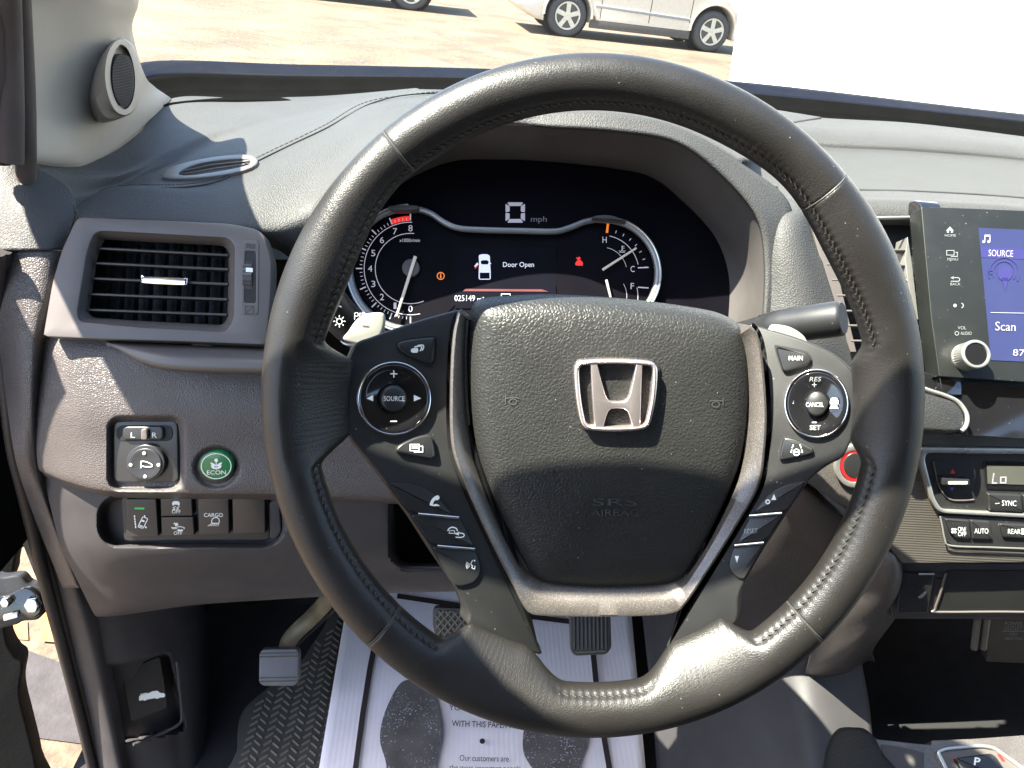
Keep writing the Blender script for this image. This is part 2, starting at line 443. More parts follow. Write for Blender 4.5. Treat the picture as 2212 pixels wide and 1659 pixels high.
# ================================================================== SETTING: lot, wall, parked vehicles
def ground_mat():
    m = mat('dusty_asphalt', (0.130, 0.096, 0.064), 0.9, fine=(60, 0.6, 0.01), var=0.10)
    n, l = m.node_tree.nodes, m.node_tree.links; b = n['Principled BSDF']
    src = b.inputs['Base Color'].links[0].from_socket
    tc = n.new('ShaderNodeTexCoord')
    no = n.new('ShaderNodeTexNoise'); no.inputs['Scale'].default_value = 1.3; no.inputs['Detail'].default_value = 8
    l.new(tc.outputs['Object'], no.inputs['Vector'])
    r = n.new('ShaderNodeValToRGB'); r.color_ramp.elements[0].position = 0.35; r.color_ramp.elements[1].position = 0.7
    r.color_ramp.elements[0].color = (0.62, 0.60, 0.58, 1); r.color_ramp.elements[1].color = (1.18, 1.12, 1.06, 1)
    l.new(no.outputs['Fac'], r.inputs[0])
    mx = n.new('ShaderNodeMix'); mx.data_type = 'RGBA'; mx.blend_type = 'MULTIPLY'; mx.inputs[0].default_value = 1
    l.new(src, mx.inputs[6]); l.new(r.outputs[0], mx.inputs[7])
    # cracks running across the lot
    mp = n.new('ShaderNodeMapping'); mp.inputs['Scale'].default_value = (0.30, 0.95, 1); mp.inputs['Rotation'].default_value = (0, 0, rad(-9))
    l.new(tc.outputs['Object'], mp.inputs[0])
    wn = n.new('ShaderNodeTexNoise'); wn.inputs['Scale'].default_value = 1.6; wn.inputs['Detail'].default_value = 6; l.new(mp.outputs[0], wn.inputs['Vector'])
    ad = n.new('ShaderNodeVectorMath'); ad.operation = 'MULTIPLY_ADD'; ad.inputs[1].default_value = (0.5, 0.5, 0.5)
    l.new(wn.outputs['Color'], ad.inputs[0]); l.new(mp.outputs[0], ad.inputs[2])
    vo = n.new('ShaderNodeTexVoronoi'); vo.feature = 'DISTANCE_TO_EDGE'; vo.inputs['Scale'].default_value = 0.9; l.new(ad.outputs[0], vo.inputs['Vector'])
    mr = n.new('ShaderNodeMapRange'); l.new(vo.outputs[0], mr.inputs[0]); mr.inputs[1].default_value = 0.0; mr.inputs[2].default_value = 0.025; mr.inputs[3].default_value = 0.6; mr.inputs[4].default_value = 0
    m2 = n.new('ShaderNodeMix'); m2.data_type = 'RGBA'; l.new(mr.outputs[0], m2.inputs[0]); l.new(mx.outputs[2], m2.inputs[6]); m2.inputs[7].default_value = (0.05, 0.045, 0.04, 1)
    # pale pebbles
    pn = n.new('ShaderNodeTexVoronoi'); pn.inputs['Scale'].default_value = 5.0; l.new(tc.outputs['Object'], pn.inputs['Vector'])
    pr = n.new('ShaderNodeMapRange'); l.new(pn.outputs['Distance'], pr.inputs[0]); pr.inputs[1].default_value = 0.05; pr.inputs[2].default_value = 0.09; pr.inputs[3].default_value = 0.8; pr.inputs[4].default_value = 0
    m3 = n.new('ShaderNodeMix'); m3.data_type = 'RGBA'; l.new(pr.outputs[0], m3.inputs[0]); l.new(m2.outputs[2], m3.inputs[6]); m3.inputs[7].default_value = (0.33, 0.29, 0.23, 1)
    gn = n.new('ShaderNodeTexNoise'); gn.inputs['Scale'].default_value = 26; gn.inputs['Detail'].default_value = 5; gn.inputs['Roughness'].default_value = 0.75; l.new(tc.outputs['Object'], gn.inputs['Vector'])
    g2 = n.new('ShaderNodeMapRange'); l.new(gn.outputs['Fac'], g2.inputs[0]); g2.inputs[1].default_value = 0.38; g2.inputs[2].default_value = 0.62; g2.inputs[3].default_value = 0.62; g2.inputs[4].default_value = 1.25
    m4 = n.new('ShaderNodeVectorMath'); m4.operation = 'SCALE'; l.new(m3.outputs[2], m4.inputs[0]); l.new(g2.outputs[0], m4.inputs['Scale'])
    l.new(m4.outputs[0], b.inputs['Base Color'])
    return m
g = 160
gr = obj('ground', [(x, y, G0.z + GS * x) for x, y in ((-g, -g), (g, -g), (g, g), (-g, g))], [(0, 1, 2, 3)], ground_mat(), None, 0)
tag(gr, kind='structure')
M['orange'] = mat('orange_marking', (0.30, 0.12, 0.03), 0.8, fine=(80, 0.4, 0.005), var=0.3)
M['asph'] = mat('grey_asphalt', (0.028, 0.025, 0.026), 0.9, fine=(80, 0.5, 0.005), var=0.2)  # darkened colour standing in for shade on the lot
def ground_patch(name, pts, m, z):
    P = [ground_at(x, y) for x, y in pts]
    o = obj(name, [(p.x, p.y, p.z + z) for p in P], [tuple(range(len(P)))[::-1]], m, None, 0); tag(o, kind='structure'); return o
ground_patch('worn_asphalt', [(20, 1405), (40, 1400), (150, 1440), (165, 1480), (185, 1610), (30, 1590)], M['asph'], 0.004)  # shadow of the open door, painted as a dark patch
ground_patch('orange_marking', [(20, 1345), (60, 1345), (62, 1385), (24, 1382)], M['orange'], 0.004)
ground_patch('orange_marking', [(85, 1310), (140, 1320), (150, 1395), (92, 1390)], M['orange'], 0.008)

# white building, its near corner close to the nose of the truck
M['white_wall'] = mat('white_painted_wall', (0.88, 0.88, 0.86), 0.75, fine=(30, 0.2, 0.004), var=0.02)
d1, d2 = W(1575, 170, 6.0), W(2212, 250, 4.6)
a = Vector((d1.x, d1.y, 0)); b = Vector((a.x + 4.0, a.y - 3.4, 0)); nb = Vector((3.4, 4.0, 0)).normalized()
bld = thing('white_building', 'white painted building wall filling the upper right beyond the windscreen', 'building', a)
q = [a, b, b + nb * 6, a + nb * 2.0]
vs = [(p.x, p.y, z) for z in (-1.2, 3.4) for p in q]
obj('wall', vs, [(0, 1, 5, 4), (1, 2, 6, 5), (2, 3, 7, 6), (3, 0, 4, 7)], M['white_wall'], bld, 0)
obj('roof', [(p.x, p.y, 3.4 + z) for z in (0.003, 0.12) for p in q], [(0, 1, 5, 4), (1, 2, 6, 5), (2, 3, 7, 6), (3, 0, 4, 7), (4, 5, 6, 7), (3, 2, 1, 0)], M['satin'], bld, 0)

# parked vehicles, sized from where their wheels touch the lot
M['tyre'] = mat('tyre_rubber', (0.055, 0.056, 0.058), 0.8, fine=(90, 0.5, 0.004))
M['alloy'] = mat('alloy_wheel', (0.62, 0.60, 0.50), 0.4, metal=0.35)
M['champ'] = mat('champagne_paint', (0.64, 0.58, 0.47), 0.35, metal=0.0, coat=0.5, var=0.05)
M['greypaint'] = mat('grey_paint', (0.10, 0.10, 0.11), 0.35, metal=0.2, coat=0.5, var=0.05)
M['clad'] = mat('dark_cladding', (0.075, 0.07, 0.062), 0.7)
M['glassdark'] = mat('tinted_window', (0.02, 0.022, 0.025), 0.05, coat=0.5)
M['rust'] = mat('rust', (0.16, 0.07, 0.02), 0.85, var=0.4)
M['moulding'] = mat('pale_moulding', (0.26, 0.27, 0.29), 0.35, coat=0.4)
def make_car(name, label, pr, pf, paint, R=None):
    ex = (pf - pr); L = ex.length; ex.normalize(); ez = (GN - ex * GN.dot(ex)).normalized(); ny = ex.cross(ez)          # ny: towards us
    if ny.dot(CAM - pr) < 0: ny = -ny
    o = thing(name, label, 'car', pr, 'cars parked across the lot')
    S = LPlane(pr, ex, ez, ny); Wd = 1.78
    R = R or 0.365
    k = L / 2.89
    def P(x): return x * k
    # body side with wheel arches
    ar = R + 0.085
    arc = lambda cx, a0, a1: [(cx + ar * math.cos(rad(t)), R + 0.02 + ar * math.sin(rad(t))) for t in np.linspace(a0, a1, 18)]
    side = [(P(-0.98), 0.52), (P(-0.93), 0.42), (P(-0.62), 0.26), (-ar * 0.985, 0.235)] + arc(0, 188, -8) + [(ar, 0.27), (L - ar, 0.25)] + arc(L, 188, -8) + \
           [(L + ar + 0.02, 0.24), (L + P(0.55), 0.26), (L + P(0.86), 0.36), (L + P(0.93), 0.62), (L + P(0.84), 0.82), (L + P(0.30), 0.98), (L - P(0.42), 1.06),
            (P(0.2), 1.12), (P(-0.80), 1.10), (P(-0.93), 0.98), (P(-0.97), 0.75)]
    body = plate('body', side, S, paint, o, h=0.06, t=Wd + 0.02, bev=0.05)
    up = [(P(-0.78), 1.10), (L - P(0.45), 1.05), (L - P(1.35), 1.58), (L - P(2.0), 1.66), (P(-0.2), 1.62), (P(-0.70), 1.50)]
    plate('cabin', up, S, paint, o, h=-0.10, t=Wd - 0.3, bev=0.06)
    for wn, x0, x1, t0, t1 in (('window', -0.62, 0.42, -0.55, 0.42), ('window', 0.50, 1.42, 0.50, 1.35), ('window', 1.50, 2.25, 1.43, 1.62)):
        plate(wn, [(P(x0), 1.13), (P(x1), 1.12), (P(t1), 1.50), (P(t0), 1.47)], S, M['glassdark'], o, h=-0.085, t=0.03, bev=0.004)
    # sill, arch lips, door gaps, moulding
    plate('sill', [(ar, 0.20), (L - ar, 0.19), (L - ar, 0.335), (ar, 0.345)], S, M['clad'], o, h=0.068, t=0.10, bev=0.012)
    for cx in (0, L):
        p = [S.at(cx + (ar + 0.012) * math.cos(rad(t)), R + 0.02 + (ar + 0.012) * math.sin(rad(t)), 0.062) for t in np.linspace(-4, 184, 26)]
        tube('arch_lip', p, 0.028, paint, o, 8)
        plate('wheel_well', ellp(cx, -(-R - 0.02), ar + 0.02, None, 28), S, M['dark'], o, h=-0.24, t=0.02, bev=0)
    for dx, dz in ((P(0.62), 0), (P(1.58), 0.02), (L - P(0.50), 0.1)):
        vs, fs = box_mesh((0, 0, 0), 0.012, 0.006, 0.70); Rm = Matrix((ex, ny, ez)).transposed()
        c0 = S.at(dx, 0.72 + dz, 0.0605)
        obj('door_gap', [c0 + Rm @ Vector(v) for v in vs], fs, M['dark'], o, 0)
    plate('side_moulding', [(ar + 0.05, 0.555), (L - ar - 0.05, 0.50), (L - ar - 0.05, 0.55), (ar + 0.05, 0.605)], S, M['moulding'], o, h=0.078, t=0.03, bev=0.008)
    plate('rear_bumper', [(P(-0.99), 0.50), (P(-0.95), 0.43), (P(-0.66), 0.30), (-ar - 0.05, 0.28), (-ar - 0.05, 0.62), (P(-1.0), 0.64)], S, paint, o, h=0.075, t=Wd + 0.05, bev=0.03)
    plate('rust_patch', rnd([(ar + 0.01, 0.335), (ar + 0.10, 0.33), (ar + 0.07, 0.40), (ar + 0.02, 0.43)], 0.02), S, M['rust'], o, h=0.0745, t=0.003, bev=0)
    plate('headlamp', rnd([(L + P(0.55), 0.70), (L + P(0.90), 0.64), (L + P(0.84), 0.80), (L + P(0.58), 0.84)], 0.03), S, M['satin'], o, h=0.066, t=0.02, bev=0.01)
    for cx in (0, L):
        for far in (0, 1):
            T = LPlane(S.at(cx, R, 0.045 if not far else -(Wd - 0.25)), ex, ez, ny)
            prof = [(0.62, -0.02), (0.72, 0.0), (0.90, 0.0), (0.97, -0.02), (1.0, -0.05), (1.0, -0.18), (0.95, -0.21), (0.6, -0.22)]
            rr = [[T.at(R * a * math.cos(t), R * a * math.sin(t), h) for t in np.linspace(0, 2 * math.pi, 41)[:-1]] for a, h in prof]
            vs, fs = fixn(*rings_mesh(rr, True, True)); wh = obj('wheel', vs, fs, M['tyre'], o, 40)
            bk = obj('brake_well', *fixn(*rings_mesh([[T.at(R * a * math.cos(t), R * a * math.sin(t), -0.012) for t in np.linspace(0, 2 * math.pi, 33)[:-1]] for a in (0.63, 0.3)], False, True)), M['clad'], wh, 40)
            rr = [[T.at(R * a * math.cos(t), R * a * math.sin(t), h) for t in np.linspace(0, 2 * math.pi, 41)[:-1]] for a, h in ((0.64, 0.0), (0.66, 0.008), (0.60, 0.008), (0.57, -0.02))]
            jm = [fixn(*rings_mesh(rr))]
            for s5 in range(5):
                a5 = rad(90 + 72 * s5); ca, sa = math.cos(a5), math.sin(a5)
                pts = [(0.10, -0.10), (0.60, -0.115), (0.60, 0.115), (0.10, 0.10)]
                q = [(R * (u * ca - v * sa), R * (u * sa + v * ca)) for u, v in pts]
                jm.append(fixn(*rings_mesh([[T.at(x, y, -0.02) for x, y in q], [T.at(x, y, 0.004) for x, y in q]], True, True)))
            hub = ellp(0, 0, R * 0.2, None, 20)
            jm.append(fixn(*rings_mesh([[T.at(x, y, -0.02) for x, y in hub], [T.at(x, y, 0.010) for x, y in hub]], True, True)))
            obj('rim', *joinm(jm), M['alloy'], wh, 30)
    return o
pr, pf = ground_at(1219, 79), ground_at(1526, 112)
dd = (pr - CAM).dot(Fw); Rw = 41.5 / FPX * dd; print('CAR', pr, pf, Rw)
make_car('parked_car', 'champagne parked car with five spoke wheels seen beyond the steering wheel rim', pr, pf, M['champ'], Rw)
ex = (pf - pr)
pf2 = ground_at(886, 22); sc2 = ((pf2 - CAM).dot(Fw)) / dd
make_car('parked_car', 'parked car at the top edge showing only the bottom of one front tyre', pf2 - ex, pf2, M['greypaint'], Rw)

# ================================================================== TRUCK SHELL
M['truck'] = mat('dark_truck_paint', (0.010, 0.012, 0.018), 0.25, coat=0.6)
M['liner'] = mat('headliner', (0.20, 0.19, 0.17), 0.9, fine=(700, 0.4, 0.001))
M['frit'] = mat('black_glass_border', (0.004, 0.005, 0.009), 0.5, spec=0.08, fine=(900, 0.25, 0.0004), dust=0.3)
M['cowl'] = mat('cowl_plastic', (0.003, 0.003, 0.003), 0.9, spec=0.02, fine=(500, 0.4, 0.001))
def glass_mat():
    m = bpy.data.materials.new('windscreen_glass'); m.use_nodes = True; n, l = m.node_tree.nodes, m.node_tree.links
    n.remove(n['Principled BSDF'])
    t = n.new('ShaderNodeBsdfTransparent'); t.inputs[0].default_value = (0.86, 0.90, 0.87, 1)
    gl = n.new('ShaderNodeBsdfGlossy'); gl.inputs['Roughness'].default_value = 0.02
    fr = n.new('ShaderNodeFresnel'); fr.inputs[0].default_value = 1.35
    mx = n.new('ShaderNodeMixShader'); l.new(fr.outputs[0], mx.inputs[0]); l.new(t.outputs[0], mx.inputs[1]); l.new(gl.outputs[0], mx.inputs[2])
    l.new(mx.outputs[0], n['Material Output'].inputs[0]); return m
M['glass'] = glass_mat()
base = [V(p) for p in ((230, 262, 0.98), (372, 206, 1.10), (640, 200, 1.15), (1106, 200, 1.19), (1560, 230, 1.18), (2212, 288, 1.13), (3000, 400, 1.05))]
head = [Vector((-0.43, 0.30, 1.63)), Vector((-0.36, 0.275, 1.655)), Vector((-0.28, 0.205, 1.667)), Vector((0.08, 0.16, 1.68)), Vector((0.40, 0.16, 1.68)), Vector((0.80, 0.18, 1.67)), Vector((1.15, 0.28, 1.63))]
rows = []
for k in range(7):
    t = k / 6; rows.append([a.lerp(b, t) + Vector((0, 0.10, 0.06)) * math.sin(math.pi * t) for a, b in zip(base, head)])
def wgrid(name, rows, m, parent=None, nu=6, nv=4, smooth=50, solid=0, label=None):
    R1 = [cr([tuple(p) for p in r], nu, False) for r in rows]; n = len(R1[0])
    C = [cr([r[i] for r in R1], nv, False) for i in range(n)]; nr = len(C[0])
    vs = [C[i][j] for j in range(nr) for i in range(n)]; fs = [(j * n + i, j * n + i + 1, (j + 1) * n + i + 1, (j + 1) * n + i) for j in range(nr - 1) for i in range(n - 1)]
    return obj(name, vs, fs, m, parent, smooth, label, solid)
ws = thing('windshield', 'clear windscreen with black border along its lower edge above the dashboard', 'windshield', base[3])
wgrid('pane', rows, M['glass'], ws)
up_ = [(230, 200, 0.985), (312, 134, 1.12), (640, 139, 1.19), (1106, 150, 1.235), (1560, 173, 1.225), (2212, 246, 1.17), (3000, 330, 1.08)]
off = (0, 0, -0.006)
fr0 = [(x, y + 1, d - 0.012) for x, y, d in [unw(p) for p in base]]
mid = [((a[0] * 0.42 + b[0] * 0.58), (a[1] * 0.42 + b[1] * 0.58), (a[2] * 0.42 + b[2] * 0.58) - 0.012) for a, b in zip(fr0, up_)]
up2 = [(x, y, d - 0.012) for x, y, d in up_]
grid('black_border', [mid, up2], M['frit'], ws, 8, 4, solid=0.002)
lowr = [(x, y + 16, d - 0.05) for x, y, d in fr0]
cw = grid('cowl_trim', [[(x, y, d - 0.004) for x, y, d in mid], fr0, lowr], M['cowl'], None, 8, 4, solid=0.006)
tag(cw, 'black cowl strip in the gap between dashboard and windscreen', 'cowl trim')
# hood just under the line of sight
hz = [[Vector((x, 1.22, 1.145 - 0.03 * abs(x - 0.35))) for x in np.linspace(-0.55, 1.25, 7)], [Vector((x, 1.75, 1.11 - 0.05 * (x - 0.35) ** 2)) for x in np.linspace(-0.58, 1.28, 7)],
      [Vector((x, 2.25, 1.05 - 0.06 * (x - 0.35) ** 2)) for x in np.linspace(-0.55, 1.25, 7)], [Vector((x, 2.38, 0.9)) for x in np.linspace(-0.5, 1.2, 7)]]
hd = wgrid('truck_hood', hz, M['truck'], None, solid=0.0); tag(hd, 'dark hood of the truck beyond the windscreen base', 'hood')
# roof and body sides: what shades the cabin
sh = thing('truck_cabin', 'truck roof and cabin sides enclosing the seats', 'truck cabin', Vector((0.35, -0.8, 1.7)))
hr = [p + Vector((0, 0.0, 0.004)) for p in head]
roof_rows = [hr, [p + Vector((0, -0.25, 0.06)) for p in hr], [p + Vector((0, -1.1, 0.09)) for p in hr], [p + Vector((0, -2.2, 0.02)) for p in hr]]
wgrid('roof', roof_rows, M['liner'], sh, solid=0.02)
def boxo(name, c, sx, sy, sz, m, parent, R_=None): return obj(name, *box_mesh(c, sx, sy, sz, R_), m, parent, 0)
boxo('side_panel', (1.20, -0.35, 0.72), 0.05, 3.1, 0.85, M['liner'], sh)
boxo('rear_panel', (0.35, -1.95, 0.75), 1.7, 0.05, 0.95, M['liner'], sh)
boxo('side_panel', (-0.50, -1.2, 0.75), 0.05, 1.5, 0.9, M['liner'], sh)
boxo('door_post', (-0.47, -0.50, 1.42), 0.06, 0.12, 0.46, M['liner'], sh)
boxo('door_post', (1.18, -0.50, 1.42), 0.06, 0.12, 0.46, M['liner'], sh)
boxo('hinge_pillar', (-0.557, 0.99, 0.78), 0.04, 0.60, 0.90, M['seal'], sh)
boxo('rear_panel', (0.35, -1.95, 1.45), 1.7, 0.04, 0.46, M['liner'], sh)
boxo('side_panel', (1.19, -1.2, 1.40), 0.03, 1.4, 0.5, M['liner'], sh)
boxo('side_panel', (-0.50, -1.2, 1.40), 0.03, 1.4, 0.5, M['liner'], sh)
vis = obj('sun_visor', *box_mesh((0, 0, 0), 0.46, 0.012, 0.045, None), M['liner'], None, 0)
vis.location = (-0.14, 0.316, 1.605); vis.rotation_euler = (rad(-25), 0, 0); tag(vis, 'fabric sun visor folded at the windscreen top above the driver', 'sun visor')
# floor and firewall
FZ = Plane(W(1050, 1600, 1.16), Vector((0, -0.10, 1)))
c0 = FZ.p0
fl = obj('cabin_floor', [(-0.64, 0.15, c0.z - 0.07), (1.2, 0.15, c0.z - 0.07), (1.2, 1.0, c0.z + 0.0), (-0.64, 1.0, c0.z + 0.0), (1.2, 1.22, c0.z + 0.45), (-0.64, 1.22, c0.z + 0.45), (1.2, 1.24, 1.1), (-0.64, 1.24, 1.1),
                 (-0.64, -1.9, c0.z - 0.07), (1.2, -1.9, c0.z - 0.07)], [(0, 1, 2, 3), (3, 2, 4, 5), (5, 4, 6, 7), (8, 9, 1, 0)], M['carpet'], None, 0)
tag(fl, kind='structure')

boxo('mirror_corner', (-0.575, 0.635, 1.112), 0.05, 0.15, 0.525, M['edge'], sh)  # unseen box added to keep the sun off the paper mat
# ================================================================== A-PILLAR, SEALS, DOOR
pil = thing('pillar_trim', 'beige windscreen pillar trim with a round speaker at its foot', 'pillar trim', (200, 200, 0.8))
wtop = [Vector((-0.475, 0.22, 1.66)), Vector((-0.46, 0.22, 1.66)), Vector((-0.43, 0.235, 1.665)), Vector((-0.40, 0.25, 1.665)), Vector((-0.375, 0.255, 1.668)), Vector((-0.365, 0.28, 1.672))]
pil_rows = [
    [(50, 372, 0.74), (140, 385, 0.81), (215, 380, 0.88), (290, 330, 0.96), (345, 275, 1.04), (385, 232, 1.10)],
    [(40, 338, 0.70), (140, 350, 0.765), (204, 345, 0.83), (272, 298, 0.91), (330, 250, 0.99), (370, 213, 1.06)],
    [(40, 250, 0.69), (130, 255, 0.745), (200, 255, 0.795), (255, 235, 0.85), (302, 205, 0.93), (335, 188, 1.02)],
    [(38, 165, 0.68), (130, 165, 0.725), (200, 165, 0.765), (250, 160, 0.81), (288, 150, 0.87), (312, 160, 0.95)],
    [(34, 60, 0.66), (120, 60, 0.695), (200, 60, 0.73), (250, 60, 0.765), (276, 62, 0.80), (286, 64, 0.85)],
    [(28, -10, 0.645), (115, -20, 0.67), (200, -25, 0.70), (250, -28, 0.73), (284, -30, 0.76), (292, -30, 0.80)],
    ]
pil_rows = [[V(p) for p in r] for r in pil_rows]
for k in (0.25, 0.5, 0.75, 1.0): pil_rows.append([a.lerp(b, k) for a, b in zip(pil_rows[5], wtop)])
wgrid('trim_panel', pil_rows, M['pillar'], pil, 8, 8, 60, 0.0)
pb_x = [-.50, -.505, -.505, -.50, -.505, -.525, -.555, -.570, -.58, -.585]
wgrid('pillar_body', [[Vector((x, r[0].y + .02, r[0].z)), Vector(((x + r[0].x) / 2, r[0].y + .005, r[0].z)), r[0] + Vector((0.004, .01, 0))] for x, r in zip(pb_x, pil_rows)], M['truck'], pil, 4, 6)
# speaker pod: a short leaning cup with a rim and a mesh grille
PS = plane3((262, 95, 0.75), (262, 255, 0.77), (302, 170, 0.79))
po = cr([(262, 82), (285, 95), (300, 130), (306, 175), (300, 220), (283, 246), (262, 250), (243, 235), (229, 200), (224, 160), (229, 120), (243, 92)], 6)
body = []
pod_back = cr([(240, 95), (272, 90), (296, 130), (304, 180), (296, 225), (272, 250), (240, 262), (212, 262), (193, 235), (188, 200), (196, 160), (212, 125)], 6)
rb = [W(x, y, 0.785 + (x - 188) * 0.0008) for x, y in pod_back]; rm = [W(x * .55 + u * .45, y * .55 + v * .45, 0.752 + (x - 188) * 0.0005) for (x, y), (u, v) in zip(pod_back, po)]
body = [rb, rm, [PS.at(x, y, -0.006) for x, y in po], [PS.at(x, y, 0.0) for x, y in inset(po, 3)]]
ri = inset(po, 14); body += [[PS.at(x, y, 0.0) for x, y in ri], [PS.at(x, y, -0.008) for x, y in inset(po, 17)]]
sp = obj('speaker_pod', *fixn(*rings_mesh(body, True, True)), M['pillar'], pil, 35)
gq = cr([(265, 118), (278, 122), (287, 145), (289, 178), (285, 208), (272, 228), (260, 226), (249, 208), (243, 178), (244, 148), (252, 125)], 6)
plate('speaker_well', gq, PS, M['dark'], sp, h=0.0006, t=0.006, bev=0)
gm = []
for i in range(34):
    y0 = 118 + i * 3.3; y1 = y0 - 0.0
    xs = [x for j in range(len(gq)) for x in ([gq[j - 1][0] + (gq[j][0] - gq[j - 1][0]) * (y0 - gq[j - 1][1]) / (gq[j][1] - gq[j - 1][1])] if (gq[j - 1][1] - y0) * (gq[j][1] - y0) < 0 else [])]
    if len(xs) >= 2: gm.append(tube_mesh([PS.at(min(xs), y0 - 2, 0.0014), PS.at((min(xs) + max(xs)) / 2, y0, 0.0022), PS.at(max(xs), y0 + 3, 0.0014)], 0.00042, 5))
for i in range(15):
    x0 = 245 + i * 3.1
    ys = [gq[j - 1][1] + (gq[j][1] - gq[j - 1][1]) * (x0 - gq[j - 1][0]) / (gq[j][0] - gq[j - 1][0]) for j in range(len(gq)) if (gq[j - 1][0] - x0) * (gq[j][0] - x0) < 0]
    if len(ys) >= 2: gm.append(tube_mesh([PS.at(x0, min(ys), 0.0012), PS.at(x0, max(ys), 0.0012)], 0.0003, 5))
obj('speaker_grille', *joinm(gm), M['bezel'], sp, 45)

tube_pts = [(40, -40, 0.62), (46, 60, 0.645), (52, 165, 0.665), (55, 250, 0.675), (56, 350, 0.69), (57, 420, 0.71)]
sv, sf = tube_mesh(tube_pts, 0.0085, 12)
sv2, sf2 = tube_mesh([(14, -40, 0.60), (18, 60, 0.625), (22, 165, 0.645), (24, 250, 0.655), (24, 350, 0.67)], 0.010, 12)
sv3, sf3 = tube_mesh([(-20, -40, 0.60), (-16, 60, 0.62), (-12, 165, 0.64), (-10, 250, 0.655), (-10, 350, 0.67)], 0.012, 12)
M['seal2'] = mat('flocked_seal', (0.055, 0.040, 0.034), 0.8, fine=(300, 0.4, 0.001))
sl_ = obj('door_opening_seal', *joinm([(sv, sf), (sv2, sf2), (sv3, sf3)]), M['seal2'], None, 45)
tag(sl_, 'brown black rubber seal running up beside the beige windscreen pillar', 'door seal')

seal_line = [(-6, 545, 0.66), (-4, 690, 0.70), (12, 830, 0.725), (28, 965, 0.75), (58, 1090, 0.79), (98, 1260, 0.86), (140, 1420, 0.95), (176, 1560, 1.02), (210, 1700, 1.09)]
P_ = cr(seal_line, 6, False)
s1 = tube_mesh(P_, [0.0065] * len(P_), 12)
s2 = tube_mesh([(x + 17, y - 3, d + 0.012) for x, y, d in P_], 0.0055, 12)
o = obj('sill_seal', *joinm([s1, s2]), M['seal'], None, 45); tag(o, 'black rubber strip curving down the door opening to the sill', 'door seal')

sill = grid('sill_trim', [
    [(70, 1085, 0.81), (88, 1085, 0.80), (108, 1090, 0.80), (135, 1100, 0.82)],
    [(108, 1250, 0.875), (135, 1250, 0.86), (160, 1250, 0.86), (190, 1255, 0.89)],
    [(148, 1400, 0.955), (178, 1400, 0.94), (205, 1400, 0.94), (232, 1400, 0.97)],
    [(186, 1550, 1.03), (215, 1550, 1.01), (240, 1550, 1.01), (262, 1550, 1.04)],
    [(224, 1720, 1.10), (250, 1720, 1.08), (275, 1720, 1.08), (290, 1720, 1.12)]], M['lower'], None, 8, 6)
tag(sill, 'grey plastic sill trim running down beside the kick panel', 'sill trim')
kp = thing('kick_panel', 'dark grey footwell side panel holding the hood release', 'kick panel', (320, 1450, 1.0))
hdent = lambda x, y: max(sdbox(313, 1508, 70, 84, 12, -12)(x, y), -999)
grid('panel', [
    [(170, 1255, 0.885), (240, 1255, 0.92), (330, 1260, 1.0), (400, 1260, 1.12), (440, 1260, 1.3)],
    [(200, 1330, 0.925), (260, 1330, 0.95), (345, 1330, 1.02), (412, 1330, 1.12), (446, 1330, 1.3)],
    [(232, 1450, 0.98), (290, 1450, 1.0), (360, 1450, 1.05), (425, 1450, 1.13), (455, 1450, 1.3)],
    [(256, 1560, 1.035), (310, 1560, 1.05), (372, 1560, 1.09), (432, 1560, 1.15), (460, 1560, 1.3)],
    [(285, 1720, 1.11), (340, 1720, 1.12), (395, 1720, 1.14), (445, 1720, 1.18), (470, 1720, 1.3)]], M['lower'], kp, 28, 28, dents=((hdent, 0.035, 10),))
HR = plane3((250, 1430, 1.015), (390, 1430, 1.055), (330, 1580, 1.06))
hl = thing('hood_release', 'dark hood release lever with a white car symbol, set into the kick panel', 'lever', (319, 1500, 1.03))
plate('lever', rnd([(262, 1455), (345, 1418), (358, 1500), (362, 1530), (285, 1560)], 6), shift(HR, -0.012), M['button'], hl, h=0.004, t=0.02, bev=4)
ik = Ink()
ik.poly([(300, 1506), (303, 1502), (322, 1497), (330, 1493), (340, 1492), (346, 1497), (354, 1497), (357, 1502), (355, 1506), (345, 1507), (340, 1510), (335, 1508), (318, 1511), (313, 1514), (308, 1512), (301, 1514)])
ik.line([(303, 1500), (318, 1497)], 1.6)
ik.make('symbol', shift(HR, -0.012), M['ink'], hl, 0.0048)
tube('recess_lip', cr([(382, 1428, 1.055), (388, 1480, 1.062), (393, 1545, 1.078), (384, 1566, 1.075), (340, 1588, 1.06), (288, 1608, 1.035)], 5, False), 0.0022, M['lower'], kp, 8)

# open door, seen as a black edge at the far left, and its check link
dp = thing('open_door', 'black edge of the open driver door at the far left', 'door', (0, 1300, 1.0))
DP = plane(0, 1300, 1.05, 20, 25)
plate('door_edge', cr([(-260, 1000), (-120, 985), (0, 1008), (20, 1030), (44, 1056), (62, 1110), (70, 1165), (40, 1190), (30, 1225), (27, 1250), (8, 1300), (12, 1380), (30, 1420), (48, 1440), (42, 1500), (60, 1580), (78, 1659), (85, 1760), (-260, 1760)], 5), DP, M['edge'], dp, h=0.0, t=0.05, bev=6)
ck = thing('door_check', 'black door check link with two bright bolts at the left edge', 'door check', (50, 1300, 0.92))
CK = plane(50, 1300, 0.93, 25, 15)
plate('arm', cr([(-60, 1240), (0, 1248), (40, 1244), (60, 1262), (88, 1270), (100, 1292), (96, 1318), (82, 1338), (50, 1342), (25, 1352), (-60, 1358)], 5), CK, M['matt'], ck, h=0.004, t=0.02, bev=5)
plate('bracket', cr([(-60, 1285), (0, 1290), (30, 1280), (52, 1270), (72, 1276), (92, 1300), (88, 1325), (66, 1337), (40, 1325), (10, 1340), (-60, 1345)], 5), CK, M['gloss'], ck, h=0.012, t=0.008, bev=4)
